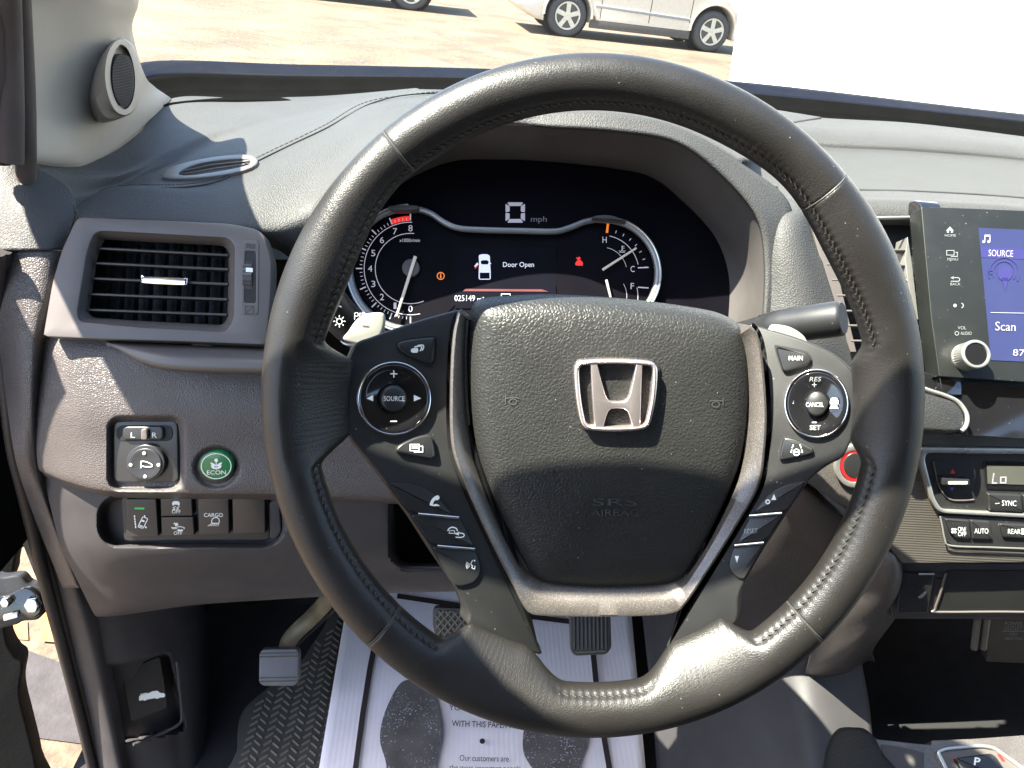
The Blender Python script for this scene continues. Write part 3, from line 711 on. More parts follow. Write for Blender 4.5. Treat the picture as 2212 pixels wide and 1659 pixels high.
for (x, y, r) in ((68, 1309, 17), (10, 1303, 11)):
    bo = plate('bolt', ellp(x, y, r, None, 6), CK, M['chrome'], ck, h=0.022, t=0.012, bev=3)
plate('clip', rnd([(6, 1330), (38, 1322), (38, 1334), (8, 1342)], 2), CK, M['satin'], ck, h=0.016, t=0.006, bev=1)

# ================================================================== DASHBOARD
da = thing('dashboard', 'dark grey textured dashboard spanning the cabin under the windscreen', 'dashboard', (1106, 600, 0.8))
vent_d = lambda x, y: sdbox(452, 360, 86, 16, 15, -10)(x, y)
upad = grid('upper_pad', [
    [(10, 338, .74), (90, 345, .775), (205, 346, .835), (298, 290, .93), (368, 214, 1.06), (520, 211, 1.10), (700, 207, 1.12), (900, 190, 1.10)],
    [(30, 341, .73), (120, 358, .765), (232, 366, .82), (333, 314, .90), (428, 262, .98), (560, 238, 1.03), (720, 213, 1.08), (905, 192, 1.08)],
    [(55, 346, .72), (138, 374, .752), (248, 376, .805), (348, 333, .875), (450, 287, .94), (580, 252, 1.0), (740, 218, 1.06), (910, 194, 1.06)],
    [(110, 392, .722), (158, 430, .75), (255, 404, .805), (365, 354, .868), (480, 300, .93), (610, 258, .985), (760, 220, 1.04), (915, 195, 1.045)],
    [(150, 430, .708), (185, 442, .735), (300, 386, .785), (420, 345, .83), (520, 306, .88), (640, 266, .94), (775, 223, 1.0), (925, 197, 1.02)],
    [(165, 462, .695), (237, 405, .722), (400, 404, .738), (480, 388, .755), (560, 346, .795), (700, 279, .87), (800, 224, .95), (960, 200, .98)],
    [(170, 468, .690), (240, 428, .704), (400, 432, .714), (490, 432, .720), (590, 402, .738), (720, 325, .79), (840, 250, .86), (1000, 212, .92)],
    [(172, 478, .688), (250, 470, .688), (400, 478, .694), (500, 484, .698), (600, 490, .708), (690, 440, .715), (800, 335, .708), (950, 252, .708)],
    [(172, 490, .70), (250, 480, .70), (400, 490, .705), (500, 498, .71), (600, 540, .73), (660, 560, .74), (760, 400, .73), (950, 275, .72)]],
    M['dash'], da, 26, 10, dents=((vent_d, 0.006, 14),))
boxo('dash_body', (0.36, 0.97, 0.96), 1.5, 0.28, 0.34, M['dark'], da)  # hidden box added to stop sun leaking through the hollow dash
tube('pad_seam', cr([(214, 414, .7225), (240, 406, .7205), (300, 404.5, .728), (400, 404, .7365), (480, 388, .7535), (560, 346, .793), (630, 312, .83), (700, 279, .867), (750, 251, .907), (800, 224, .946), (870, 206, .966), (960, 200, .977)], 6, False), 0.0009, M['inkdark'], da, 6)
st = []
sp_ = cr([(255, 400, .722), (300, 399, .729), (400, 398, .737), (478, 382, .754), (556, 340, .793), (696, 273, .868), (796, 219, .948), (955, 196, .976)], 14, False)
for i in range(0, len(sp_) - 1):
    a, b = V(sp_[i]), V(sp_[i + 1]); st.append(tube_mesh([a.lerp(b, 0.1), a.lerp(b, 0.5) - Fw * 0.0004, a.lerp(b, 0.8)], 0.0006, 5))
obj('seam_stitching', *joinm(st), M['dash_s'], da, 45)
grid('cluster_brow', [
    [(880, 192, 1.09), (1100, 197, 1.13), (1300, 203, 1.13), (1500, 216, 1.11), (1640, 232, 1.10), (1775, 253, 1.09)],
    [(925, 213, .92), (1090, 211, .90), (1200, 213, .89), (1330, 218, .89), (1490, 238, .90), (1640, 285, .93), (1775, 330, .96)],
    [(940, 236, .75), (1080, 225, .73), (1193, 223, .72), (1330, 228, .72), (1480, 256, .73), (1625, 340, .76), (1770, 430, .80)],
    [(950, 254, .705), (1080, 240, .692), (1193, 234, .690), (1330, 239, .690), (1466, 268, .700), (1606, 345, .715), (1722, 436, .73)],
    [(955, 262, .700), (1080, 246, .685), (1193, 242, .682), (1330, 247, .682), (1464, 275, .692), (1602, 353, .706), (1716, 445, .722)]],
    M['dash'], da, 12, 10)
grid('cluster_visor', [
    [(640, 560, .72), (680, 440, .715), (795, 338, .728), (955, 262, .700), (1080, 246, .685), (1193, 242, .682), (1330, 247, .682), (1464, 275, .692), (1602, 353, .706), (1706, 440, .718), (1700, 560, .715), (1672, 690, .712), (1660, 780, .712)],
    [(652, 570, .715), (700, 455, .71), (810, 358, .70), (958, 284, .694), (1080, 268, .69), (1193, 272, .678), (1330, 281, .678), (1462, 304, .686), (1560, 375, .696), (1636, 465, .702), (1655, 560, .708), (1652, 690, .708), (1640, 780, .71)]],
    M['dash'], da, 12, 4)
grid('visor_lining', [
    [(652, 570, .717), (700, 455, .712), (810, 358, .702), (958, 284, .696), (1080, 269, .692), (1193, 273, .680), (1330, 282, .680), (1462, 305, .688), (1558, 376, .698), (1634, 466, .704), (1653, 560, .710), (1650, 690, .710), (1640, 800, .712)],
    [(700, 580, .77), (745, 480, .76), (840, 385, .755), (961, 329, .752), (1080, 322, .745), (1193, 327, .742), (1330, 345, .742), (1423, 367, .745), (1505, 425, .75), (1578, 510, .755), (1612, 590, .757), (1606, 700, .757), (1590, 800, .76)],
    [(735, 600, .80), (775, 500, .795), (850, 410, .79), (965, 352, .785), (1080, 345, .78), (1193, 350, .78), (1330, 365, .78), (1410, 385, .78), (1480, 440, .785), (1540, 510, .79), (1560, 600, .79), (1540, 720, .79), (1520, 800, .79)]],
    M['hood_in'], da, 10, 8)
grid('console_pad', [
    [(1540, 226, 1.11), (1760, 253, 1.10), (1972, 266, 1.08), (2212, 295, 1.06), (2500, 335, 1.02)],
    [(1550, 250, 1.03), (1760, 275, 1.01), (1972, 288, 1.0), (2212, 312, .985), (2500, 352, .95)],
    [(1555, 273, .995), (1760, 299, .978), (1972, 311, .965), (2212, 333, .955), (2500, 370, .92)],
    [(1560, 292, .992), (1760, 317, .975), (1972, 328, .962), (2212, 348, .952), (2500, 385, .917)]], M['dash'], da, 12, 8)
grid('dash_tray', [
    [(1560, 290, .99), (1760, 314, .979), (1972, 325, .966), (2212, 345, .956), (2500, 382, .92)],
    [(1570, 340, .91), (1795, 360, .89), (1972, 368, .88), (2212, 386, .87), (2500, 425, .84)],
    [(1600, 395, .83), (1830, 410, .80), (1972, 413, .795), (2212, 428, .79), (2500, 466, .77)]], M['dash_s'], da, 12, 8)
tube('tray_seam', [(1780, 409, .802), (1830, 410.5, .799), (1972, 413.5, .794), (2100, 420, .791), (2212, 428.5, .789), (2500, 466.5, .769)], 0.0011, M['inkdark'], da, 6)
grid('dash_front_roll', [
    [(1680, 400, .812), (1830, 410, .80), (1972, 413, .795), (2212, 428, .79), (2500, 466, .77)],
    [(1685, 420, .775), (1830, 424, .767), (1972, 427, .762), (2212, 441, .757), (2500, 478, .74)],
    [(1695, 434, .752), (1830, 436, .746), (1972, 438, .743), (2212, 452, .738), (2500, 488, .72)],
    [(1705, 470, .748), (1830, 470, .742), (1972, 473, .739), (2212, 487, .734), (2500, 522, .72)],
    [(1705, 485, .76), (1830, 485, .755), (1972, 488, .752), (2212, 500, .75), (2500, 535, .73)]], M['dash'], da, 12, 8)
grid('cluster_side_pad', [
    [(1690, 432, .745), (1720, 436, .735), (1745, 446, .74), (1768, 470, .76)],
    [(1664, 475, .722), (1696, 470, .712), (1730, 480, .714), (1765, 520, .738)],
    [(1655, 540, .716), (1690, 545, .704), (1735, 555, .705), (1778, 570, .725)],
    [(1654, 630, .714), (1700, 640, .702), (1755, 650, .702), (1803, 650, .722)],
    [(1650, 710, .714), (1700, 730, .703), (1775, 745, .703), (1834, 748, .722)],
    [(1640, 800, .72), (1700, 815, .712), (1780, 825, .712), (1850, 830, .725)]], M['dash'], da, 14, 10)
# left end
grid('end_panel', [
    [(-80, 325, .70), (0, 334, .70), (55, 350, .71), (140, 396, .718), (164, 440, .707)],
    [(-80, 440, .682), (0, 440, .682), (60, 446, .684), (122, 458, .690), (160, 474, .694)],
    [(-80, 545, .672), (0, 540.5, .672), (60, 539.5, .675), (108, 539, .682), (138, 539, .692)]], M['dash'], da, 12, 10)
grid('end_panel', [
    [(-80, 548, .690), (-10, 543, .680), (58, 542.5, .678), (108, 542, .684), (140, 542, .694)],
    [(-40, 640, .695), (20, 640, .683), (70, 640, .680), (104, 640, .685), (118, 660, .698)],
    [(-5, 740, .704), (32, 740, .690), (64, 740, .686), (84, 736, .690), (98, 732, .702)],
    [(15, 880, .715), (42, 880, .702), (62, 880, .699), (74, 880, .702), (84, 880, .713)],
    [(35, 1000, .725), (58, 1000, .722), (72, 1000, .724), (82, 1000, .728), (92, 1000, .736)],
    [(75, 1120, .79), (92, 1120, .768), (108, 1120, .763), (118, 1120, .768), (128, 1120, .776)],
    [(135, 1270, .86), (150, 1270, .83), (165, 1270, .82), (178, 1270, .825), (190, 1270, .835)]], M['bolster'], da, 10, 12)
# knee panel with its wells for the switches
bank_r = sdbox(413, 1126, 198, 52, 44)
mir_r = sdbox(315, 980, 78, 76, 24)
eco_r = lambda x, y: math.hypot((x - 468) / 1.0, (y - 1010) * 1.08) - 47
grid('knee_panel', [
    [(86, 728, .705), (150, 730, .694), (240, 738, .692), (420, 770, .694), (600, 790, .698), (820, 800, .705), (1150, 800, .715)],
    [(84, 770, .704), (150, 772, .690), (240, 778, .688), (420, 800, .690), (600, 815, .694), (820, 825, .70), (1150, 830, .71)],
    [(78, 880, .708), (150, 880, .694), (240, 880, .690), (420, 885, .690), (600, 895, .694), (820, 905, .70), (1150, 910, .71)],
    [(78, 960, .718), (150, 965, .704), (240, 965, .699), (420, 970, .699), (600, 978, .702), (820, 985, .708), (1150, 990, .72)],
    [(82, 1008, .728), (150, 1035, .713), (240, 1052, .707), (420, 1056, .706), (600, 1058, .708), (820, 1066, .714), (1150, 1072, .725)],
    [(88, 1020, .737), (152, 1046, .724), (244, 1064, .716), (420, 1068, .715), (600, 1070, .717), (820, 1078, .722), (1150, 1084, .735)],
    [(94, 1030, .745), (156, 1056, .740), (248, 1074, .738), (420, 1078, .738), (600, 1080, .74), (820, 1088, .745), (1150, 1094, .755)]],
    M['bolster'], da, 36, 30, dents=((mir_r, 0.010, 16), (eco_r, 0.005, 12)))
grid('lower_panel', [
    [(92, 1018, .742), (156, 1050, .735), (248, 1066, .733), (420, 1070, .733), (600, 1072, .735), (850, 1080, .742), (1150, 1084, .755)],
    [(108, 1090, .753), (170, 1100, .742), (255, 1106, .738), (420, 1108, .738), (600, 1110, .740), (850, 1118, .748), (1150, 1120, .76)],
    [(132, 1180, .776), (190, 1190, .762), (265, 1196, .757), (420, 1192, .757), (600, 1190, .760), (850, 1190, .768), (1150, 1190, .78)],
    [(170, 1260, .81), (220, 1262, .797), (280, 1262, .792), (420, 1252, .792), (600, 1242, .795), (850, 1236, .80), (1150, 1232, .81)],
    [(203, 1326, .85), (240, 1325, .84), (290, 1320, .835), (420, 1303, .832), (600, 1291, .832), (850, 1278, .835), (1150, 1272, .84)],
    [(212, 1330, .90), (250, 1328, .90), (295, 1322, .90), (420, 1304, .90), (600, 1291, .90), (850, 1278, .90), (1150, 1272, .90)]],
    M['lower'], da, 44, 36, dents=((bank_r, 0.020, 14),
        (sdbox(945, 1130, 100, 92, 40), 0.15, 16)))
TP = plane3((240, 760, .684), (560, 800, .684), (420, 790, .690))
grid('ledge_trim', [
    [(228, 735, .694), (300, 741, .692), (400, 745, .692), (570, 752, .694), (680, 758, .696)],
    [(232, 739, .684), (302, 752, .676), (398, 764, .672), (570, 772, .672), (680, 778, .674)],
    [(238, 744, .681), (305, 766, .671), (396, 779, .666), (570, 784, .666), (680, 788, .668)],
    [(246, 750, .683), (310, 784, .674), (394, 800, .670), (570, 806, .670), (680, 810, .672)],
    [(250, 752, .70), (312, 788, .70), (394, 804, .70), (570, 810, .70), (680, 814, .70)]], M['bezel'], da, 10, 6)
# round-edged panel right of the column, gunmetal stack surround
grid('column_side_panel', [
    [(1540, 1010, .80), (1640, 1025, .76), (1738, 1036, .735), (1800, 1075, .74), (1860, 1120, .75)],
    [(1540, 1030, .79), (1640, 1048, .745), (1725, 1056, .722), (1785, 1095, .726), (1850, 1135, .735)],
    [(1530, 1120, .80), (1640, 1120, .765), (1720, 1130, .745), (1790, 1160, .745), (1870, 1180, .755)],
    [(1530, 1250, .84), (1640, 1250, .82), (1730, 1250, .81), (1800, 1260, .81), (1880, 1270, .82)],
    [(1530, 1420, .95), (1640, 1420, .93), (1730, 1420, .92), (1800, 1400, .91), (1880, 1380, .91)]], M['bolster'], da, 10, 10)
grid('console_shoulder', [
    [(1780, 1110, .80), (1850, 1120, .75), (1910, 1165, .735), (1936, 1185, .735), (1950, 1200, .76)],
    [(1770, 1180, .80), (1850, 1180, .735), (1912, 1200, .718), (1942, 1212, .722), (1956, 1222, .76)],
    [(1765, 1260, .81), (1850, 1260, .75), (1912, 1262, .728), (1942, 1262, .732), (1957, 1262, .77)],
    [(1760, 1360, .83), (1830, 1350, .79), (1890, 1335, .765), (1922, 1325, .766), (1940, 1325, .80)],
    [(1740, 1450, .92), (1790, 1440, .87), (1840, 1420, .835), (1872, 1398, .825), (1888, 1400, .85)],
    [(1720, 1500, 1.02), (1780, 1480, 1.0), (1830, 1460, .97), (1870, 1430, .95), (1890, 1430, .96)]], M['bolster'], da, 10, 10)
# ---- defroster slot on the pod
def skin_depth(o, x, y):
    best = (1e9, 0)
    for v in o.data.vertices:
        a, b, d = unw(v.co); k = (a - x) ** 2 + (b - y) ** 2
        if k < best[0]: best = (k, d)
    return best[1]
DV = plane3(*[(x, y, skin_depth(upad, x, y) - 0.001) for x, y in ((352, 384), (548, 338), (470, 388))])
dv = thing('defroster_vent', 'slim oval defroster outlet on top of the dashboard beside the driver pillar', 'air vent', (450, 360, .82))
vo_ = cr([(347, 380), (365, 362), (410, 348), (470, 337), (530, 333), (553, 340), (555, 352), (535, 364), (490, 375), (430, 383), (370, 386)], 5)
vi_ = cr([(385, 372), (420, 355), (475, 345), (528, 342), (539, 347), (535, 356), (480, 368), (420, 377), (392, 378)], 5)
frame('outlet_rim', vo_, vi_, DV, M['bezel'], dv, h=0.004, t=0.010, bev=2.0, N=90, c=(455, 361))
plate('well', inset(vo_, 4), DV, M['dark'], dv, h=-0.004, t=0.004, bev=0)
for k, (a_, b_, c_) in enumerate((((388, 371), (460, 356), (537, 348)), ((398, 376), (465, 364), (537, 354)))):
    tube('fin', [DV.at(*a_, 0.002), DV.at(*b_, 0.0025), DV.at(*c_, 0.002)], 0.0009, M['bezel'], dv, 6)

# ---- driver side air vent
AV = plane3((150, 500, .692), (570, 520, .700), (330, 730, .690))
av = thing('air_vent', 'grey framed side air vent with a chrome tab, left of the steering wheel', 'air vent', (340, 610, .69))
bo_ = rnd([(166, 468), (330, 475), (500, 483), (566, 497), (586, 560), (584, 640), (574, 745), (400, 738), (230, 733), (92, 727), (112, 610), (132, 540)], [16, 0, 20, 22, 20, 10, 6, 0, 0, 6, 20, 20])
bi_ = rnd([(205, 498), (492, 514), (506, 530), (504, 690), (488, 716), (300, 706), (172, 694), (166, 676), (188, 540)], [20, 10, 8, 16, 14, 0, 14, 10, 40])
frame('surround', bo_, bi_, AV, M['bezel'], av, h=0.012, t=0.02, bev=5, N=220, c=(345, 608))
op_ = rnd([(213, 517), (484, 531), (494, 545), (491, 690), (480, 702), (300, 693), (200, 686), (187, 668)], [14, 8, 8, 10, 8, 0, 14, 12])
vs = []
O = polar(bi_, (345, 608), 220); I = polar(op_, (345, 608), 220)
obj('funnel', *fixn(*rings_mesh([[AV.at(x, y, 0.0105) for x, y in inset(O, -2)], [AV.at(x, y, 0.006) for x, y in [((a[0] * .6 + b[0] * .4), (a[1] * .6 + b[1] * .4)) for a, b in zip(O, I)]], [AV.at(x, y, -0.004) for x, y in I], [AV.at(x, y, -0.035) for x, y in I]])), M['bezel'], av, 50)
plate('duct', inset(op_, -4), AV, M['dark'], av, h=-0.030, t=0.004, bev=0)
def slat(name, a_, b_, pl, m, par, w=0.011, t=0.0012, h=0.0):
    A, B = pl.at(*a_, h), pl.at(*b_, h); up = (A - pl.at(a_[0], a_[1] + 10, h)).normalized()
    ring = [(0.0, t), (0.4 * t, t * 0.6), (0.5 * t, 0), (0.4 * t, -t * 0.6), (0, -t), (-w, -t * 0.6), (-w, t * 0.6)]
    R_ = [[p + pl.n * u + up * v for u, v in ring] for p in (A, B)]
    return obj(name, *fixn(*rings_mesh(R_, True, True)), m, par, 40)
for a_, b_ in (((215, 536), (493, 551)), ((208, 568), (493, 582)), ((201, 601), (492, 614)), ((195, 635), (491, 647)), ((192, 669), (490, 680))):
    slat('slat', a_, b_, AV, M['button'], av)
for i in range(9):
    x0 = 225 + i * 31
    slat('vane', (x0 + 8, 525), (x0, 698), shift(AV, -0.016), M['button'], av, w=0.010, t=0.0006)
tb = cr([(304, 598), (312, 596), (398, 600), (404, 604), (403, 612), (396, 616), (312, 612), (305, 606)], 4)
plate('tab', tb, AV, M['chrome'], av, h=0.006, t=0.008, bev=4)
twr = rnd([(523, 519), (558, 521), (557, 679), (521, 678)], 5)
fr_ = frame('wheel_recess', inset(twr, -1), rnd([(529, 541), (553, 542), (553, 655), (527, 654)], 4), AV, M['bezel'], av, h=0.0128, t=0.006, bev=1, N=100, c=(540, 600))
plate('recess_back', inset(twr, 3), AV, M['dark'], av, h=0.0122, t=0.003, bev=0)
tw = []
ax0, ax1 = AV.at(531, 598, 0.004), AV.at(550, 599, 0.004); axd = (ax1 - ax0)
upd = (AV.at(540, 545, 0.004) - AV.at(540, 650, 0.004)); rw = upd.length / 2; upd.normalize()
cN = 64
def wr(p, rr): return [p + (AV.n * math.cos(2 * math.pi * k / cN) * 0.45 + upd * math.sin(2 * math.pi * k / cN)) * (rr - (0.0012 if k % 2 else 0)) for k in range(cN)]
obj('thumbwheel', *fixn(*rings_mesh([wr(ax0, rw), wr(ax1, rw)], True, True)), M['button'], av, 20)
pk = Ink().poly([(531, 578), (546, 579), (546, 588), (531, 587)]); pk.make('mark', AV, M['ink'], av, 0.0285)
ik = Ink()
for k in range(3): ik.line(cr([(531, 528 + k * 3.6), (537, 526 + k * 3.6), (544, 529 + k * 3.6), (551, 527 + k * 3.6)], 4, False), 1.3)
ik.line([(530, 661), (548, 661), (548, 677), (530, 677)], 1.3, True).line([(531, 676), (547, 662)], 1.3)
ik.make('symbol', AV, M['inkdark'], av, 0.0134)

# ---- mirror switch
MS = plane3((246, 915, .701), (386, 915, .701), (316, 1042, .711))
ms = thing('mirror_switch', 'square mirror adjuster switch with L and R slider and round pad', 'switch', (316, 980, .705))
plate('base', rnd([(244, 910), (384, 910), (386, 1042), (246, 1042)], 14), MS, M['button'], ms, h=0.0, t=0.012, bev=3)
plate('slider_track', rnd([(251, 919), (373, 919), (373, 953), (251, 953)], 16), MS, M['dark'], ms, h=0.0006, t=0.003, bev=1)
slk = plate('slider', rnd([(264, 922), (353, 922), (353, 951), (264, 951)], 11), MS, M['button'], ms, h=0.003, t=0.004, bev=4)
plate('nub', rnd([(304, 927), (318, 927), (318, 951), (304, 951)], 5), MS, M['bezel'], ms, h=0.007, t=0.006, bev=3)
Ink().text('L', 287, 940, 8.5, 11).text('R', 333.5, 940, 10, 11).make('lettering', MS, M['ink'], slk, 0.0034)
plate('dial_rim', ellp(314, 1001, 42, 40), MS, M['button'], ms, h=0.005, t=0.006, bev=3)
dl = plate('dial', ellp(313, 1003, 36, 34), MS, M['matt'], ms, h=0.0062, t=0.003, bev=2, dome=-0.0008)
ik = Ink()
for x, y in ((311, 979), (282, 1004), (342, 1004), (313, 1029)): ik.disc(x, y, 3.6)
ik.line([(304.5, 996), (304.5, 1011)], 2.2).line(cr([(304.5, 996.5), (314, 997), (326, 1002), (328.5, 1006), (326, 1008), (312, 1008), (309, 1006.5), (304.5, 1006.5)], 4, False), 2)
ik.make('symbol', MS, M['ink'], dl, 0.0066)
# ---- eco button
EB = plane3((430, 985, .703), (506, 985, .704), (468, 1040, .710))
eb = thing('eco_button', 'round green ECON button with a white leaf emblem', 'button', (468, 1007, .705))
plate('collar', ellp(468, 1009, 41, 36), EB, M['button'], eb, h=0.001, t=0.010, bev=2)
cp = plate('cap', ellp(467, 1007, 36.5, 31), EB, M['green'], eb, h=0.006, t=0.008, bev=4, dome=0.0006)
ik = Ink().ring(467, 1007, 32, 1.7, 27, 40)
ik.disc(467, 994.5, 4, 4)
for s_ in (-1, 1):
    ik.poly(cr([(467, 1006), (467 + s_ * 6, 1001), (467 + s_ * 12, 999), (467 + s_ * 11, 1003), (467 + s_ * 6, 1007)], 3))
    ik.poly(cr([(467, 1012), (467 + s_ * 5, 1007.5), (467 + s_ * 11.5, 1005), (467 + s_ * 10, 1010), (467 + s_ * 5, 1013)], 3))
ik.line([(467, 998), (467, 1015)], 1.6)
ik.text('ECON', 467.5, 1020.5, 41, 9, bold=0.02)
ik.make('lettering', EB, M['ink'], cp, 0.0072)

# ---- switch bank
SB = plane3((275, 1080, .7445), (600, 1080, .7465), (420, 1165, .756))
sb = thing('switch_bank', 'row of square black switches set in a well under the green button', 'switch panel', (420, 1120, .745))
plate('back', rnd([(262, 1074), (580, 1074), (582, 1166), (268, 1168)], 10), SB, M['matt'], sb, h=-0.004, t=0.006, bev=1)
plate('end_filler', rnd([(580, 1082), (603, 1084), (608, 1150), (596, 1164), (582, 1164)], 10), SB, M['lower'], sb, h=-0.002, t=0.004, bev=4)
def sw(pts): return plate('switch', rnd(pts, 2.5), SB, M['button'], sb, h=0.002, t=0.008, bev=1.6)
b1 = sw([(271, 1079), (337, 1079), (342, 1159), (273, 1160)])
b2 = sw([(347, 1078), (414, 1078), (416, 1114), (348, 1115)])
b3 = sw([(348, 1118), (417, 1117.5), (420, 1156), (350, 1158)])
b4 = sw([(428, 1078), (494, 1078), (495, 1154), (430, 1155)])
b5 = sw([(502, 1078), (572, 1078), (573, 1152), (504, 1153)])
Ink().poly([(290.5, 1096), (312, 1096), (312, 1100.5), (290.5, 1100.5)]).make('indicator', SB, M['ggreen'], b1, 0.0024)
ik = Ink()
for k in range(5): ik.line([(290.3 + k * 0.6, 1113 + k * 5.8), (290.8 + k * 0.6, 1117.5 + k * 5.8)], 2.6)
ik.line([(312.3, 1113), (312.5, 1118)], 2.6).line([(314.5, 1137), (315.5, 1141)], 3)
ik.line(rnd([(308.5, 1116), (319.5, 1120.5), (309, 1141.5), (298, 1138)], 3), 1.7, True)
ik.poly(rnd([(307, 1122.5), (313, 1125), (311.5, 1128), (305, 1126)], 1)).poly(rnd([(302, 1134), (309, 1136), (308, 1138), (301.5, 1137)], 1))
ik.make('symbol', SB, M['ink'], b1, 0.0024)
ik = Ink().poly([(373, 1085), (375, 1082.5), (385, 1082.5), (387, 1085), (388.5, 1086), (387.5, 1092), (384, 1092), (384, 1090), (376, 1090), (376, 1092), (372.5, 1092), (371.5, 1086)])
for dx in (0, 8): ik.line([(372 + dx, 1102), (378 + dx, 1100), (374 + dx, 1097), (380 + dx, 1094)], 1.6)
ik.text('OFF', 380.7, 1105.5, 19, 7.5).make('symbol', SB, M['ink'], b2, 0.0024)
ik = Ink().poly([(376, 1128), (380, 1131), (384, 1128), (383, 1132), (387, 1134), (382, 1135), (379, 1137), (378, 1133), (373, 1131), (377, 1131)])
ik.line(cr([(370, 1139), (376, 1140), (384, 1138), (392, 1138), (398, 1140), (397, 1143)], 3, False), 1.5).line([(371, 1142), (383, 1142)], 1.2)
ik.line([(385, 1145.5), (395, 1145.5)], 3).poly([(382, 1145.5), (387, 1142.5), (387, 1148.5)])
ik.text('OFF', 384.5, 1151.5, 18.5, 7.5).make('symbol', SB, M['ink'], b3, 0.0024)
ik = Ink().text('CARGO', 461, 1112.5, 41, 8.5, bold=0.02)
ik.line(cr([(457, 1127), (459, 1121), (465, 1118), (472, 1120), (473.5, 1126), (472, 1130), (459, 1130)], 4), 1.7, True)
for k in range(5): ik.line([(457 + k * 4, 1131), (449 + k * 5.2, 1136.5)], 1.3)
ik.make('symbol', SB, M['ink'], b4, 0.0024)

# ---- instrument cluster
CL = plane3((740, 480, .788), (1500, 480, .788), (1100, 720, .775))
M['band'] = mat('cluster_band', (0.22, 0.22, 0.22), 0.4, metal=0.6)
cl = thing('instrument_cluster', 'black instrument cluster with lit gauges and a Door Open message', 'instrument cluster', (1100, 560, .78))
plate('face', cr([(700, 640), (730, 480), (820, 380), (960, 335), (1200, 335), (1380, 355), (1500, 430), (1580, 540), (1580, 700), (1500, 800), (1100, 830), (800, 800)], 6), CL, M['lens'], cl, h=0.0, t=0.006, bev=0)
tc_, gc_ = (886.6, 580), (1306, 590)
def arcp(c, r, t0, t1, n=20): return ellp(c[0], c[1], r, r, n, t0, t1)
path = arcp(tc_, 130, 292, 88, 40) + cr([(905, 452), (932, 462), (962, 482), (996, 494), (1060, 497.5), (1130, 499), (1196, 500), (1226, 494), (1262, 480), (1292, 474)], 4, False)[1:-1] + arcp(gc_, 114, 90, -40, 30)
tube('bezel_band', [CL.at(x, y, 0.008) for x, y in path], 0.0034, M['band'], cl, 8, 0.8)
tube('bezel_edge', [CL.at(x, y, 0.010) for x, y in [(tc_[0] + (x - tc_[0]) * 1.06, tc_[1] + (y - tc_[1]) * 1.06) for x, y in arcp(tc_, 130, 290, 92, 40)]], 0.0012, M['satin'], cl, 6)
tube('bezel_edge', [CL.at(x, y, 0.010) for x, y in arcp(gc_, 121, 75, -40, 30)], 0.0012, M['satin'], cl, 6)
for pts in ([(838, 447), (850, 444), (898, 443), (903, 449), (894, 452), (850, 453)], [(1279, 471), (1290, 465), (1320, 465), (1345, 474), (1352, 480), (1330, 476), (1300, 473)]):
    plate('cap_tab', cr(pts, 4), CL, M['hood_in'], cl, h=0.018, t=0.012, bev=2)
ta = thing('x', '', '', (0, 0, 1)); bpy.data.objects.remove(ta)
dial = plate('tachometer', ellp(*tc_, 124, 124, 60), CL, M['lens'], cl, h=0.0010, t=0.002, bev=0)
ik = Ink().ring(*tc_, 76, 1.5, 76, 40, 84, 292).ring(*tc_, 100, 1.5, 100, 60, 88, 282)
for i, ch in enumerate('012345678'):
    a = rad(270 - 22.5 * i); ik.text(ch, tc_[0] + 87 * math.cos(a), tc_[1] - 87 * math.sin(a), 6 if ch == '1' else 9, 13.5)
for i in range(41):
    a = rad(270 - 4.5 * i); r0, r1 = (104, 118) if i % 5 == 0 else (104, 110)
    ik.line([(tc_[0] + r0 * math.cos(a), tc_[1] - r0 * math.sin(a)), (tc_[0] + r1 * math.cos(a), tc_[1] - r1 * math.sin(a))], 2.6 if i % 5 == 0 else 1.3)
ik.text('x1000r/min', 885, 519, 44, 7.5)
ik.make('lettering', CL, M['gwhite'], dial, 0.0016)
Ink().line(arcp(tc_, 108, 91, 113, 12), 11).make('red_zone', CL, M['gred'], dial, 0.0014)
plate('hub', ellp(887, 578, 19), CL, M['hood_in'], dial, h=0.006, t=0.005, bev=3)
def needle(a_, b_, par, w=3.2, w2=2.4):
    A, B = Vector(a_), Vector(b_); u = (B - A).normalized(); v = Vector((-u.y, u.x))
    p = [tuple(A + v * w), tuple(B + v * w2), tuple(B - v * w2), tuple(A - v * w)]
    return plate('needle', p, CL, M['needle'], par, h=0.009, t=0.0025, bev=1.2)
M['needle'] = glow('needle', (0.72, 0.66, 0.62), 0.05)
needle((897, 553), (856, 683), dial)
gd = plate('gauge', ellp(*gc_, 108, 108, 60), CL, M['lens'], cl, h=0.0010, t=0.002, bev=0)
ik = Ink().text('H', 1306, 518, 9, 13).text('C', 1366.5, 581, 9, 13).text('F', 1366, 618, 7.5, 13)
ik.ring(1300, 588, 80, 1.4, 80, 24, 78, 12).ring(1300, 588, 54, 1.0, 54, 24, 78, 12).ring(1300, 640, 54, 1.0, 54, 16, 30, -10).ring(1300, 640, 78, 1.4, 78, 16, 14, -10)
for t in range(1, 8):
    a = rad(84 - 11 * t); ik.line([(1304 + 88 * math.cos(a), 588 - 88 * math.sin(a)), (1304 + 94 * math.cos(a), 588 - 94 * math.sin(a))], 1.4)
ik.line([(1378, 578.5), (1401, 577.5)], 2.4).line([(1378, 620.5), (1401, 622)], 2.4)
ik.make('lettering', CL, M['gwhite'], gd, 0.0016)
ik = Ink().line([(1344, 531), (1344, 541)], 2.2).line([(1344, 532), (1349, 532)], 1.2).line([(1344, 536), (1349, 536)], 1.2).line(cr([(1337, 541), (1340, 543), (1344, 541), (1348, 543), (1351, 541)], 3, False), 1.3).line([(1338, 545), (1350, 545)], 1.3)
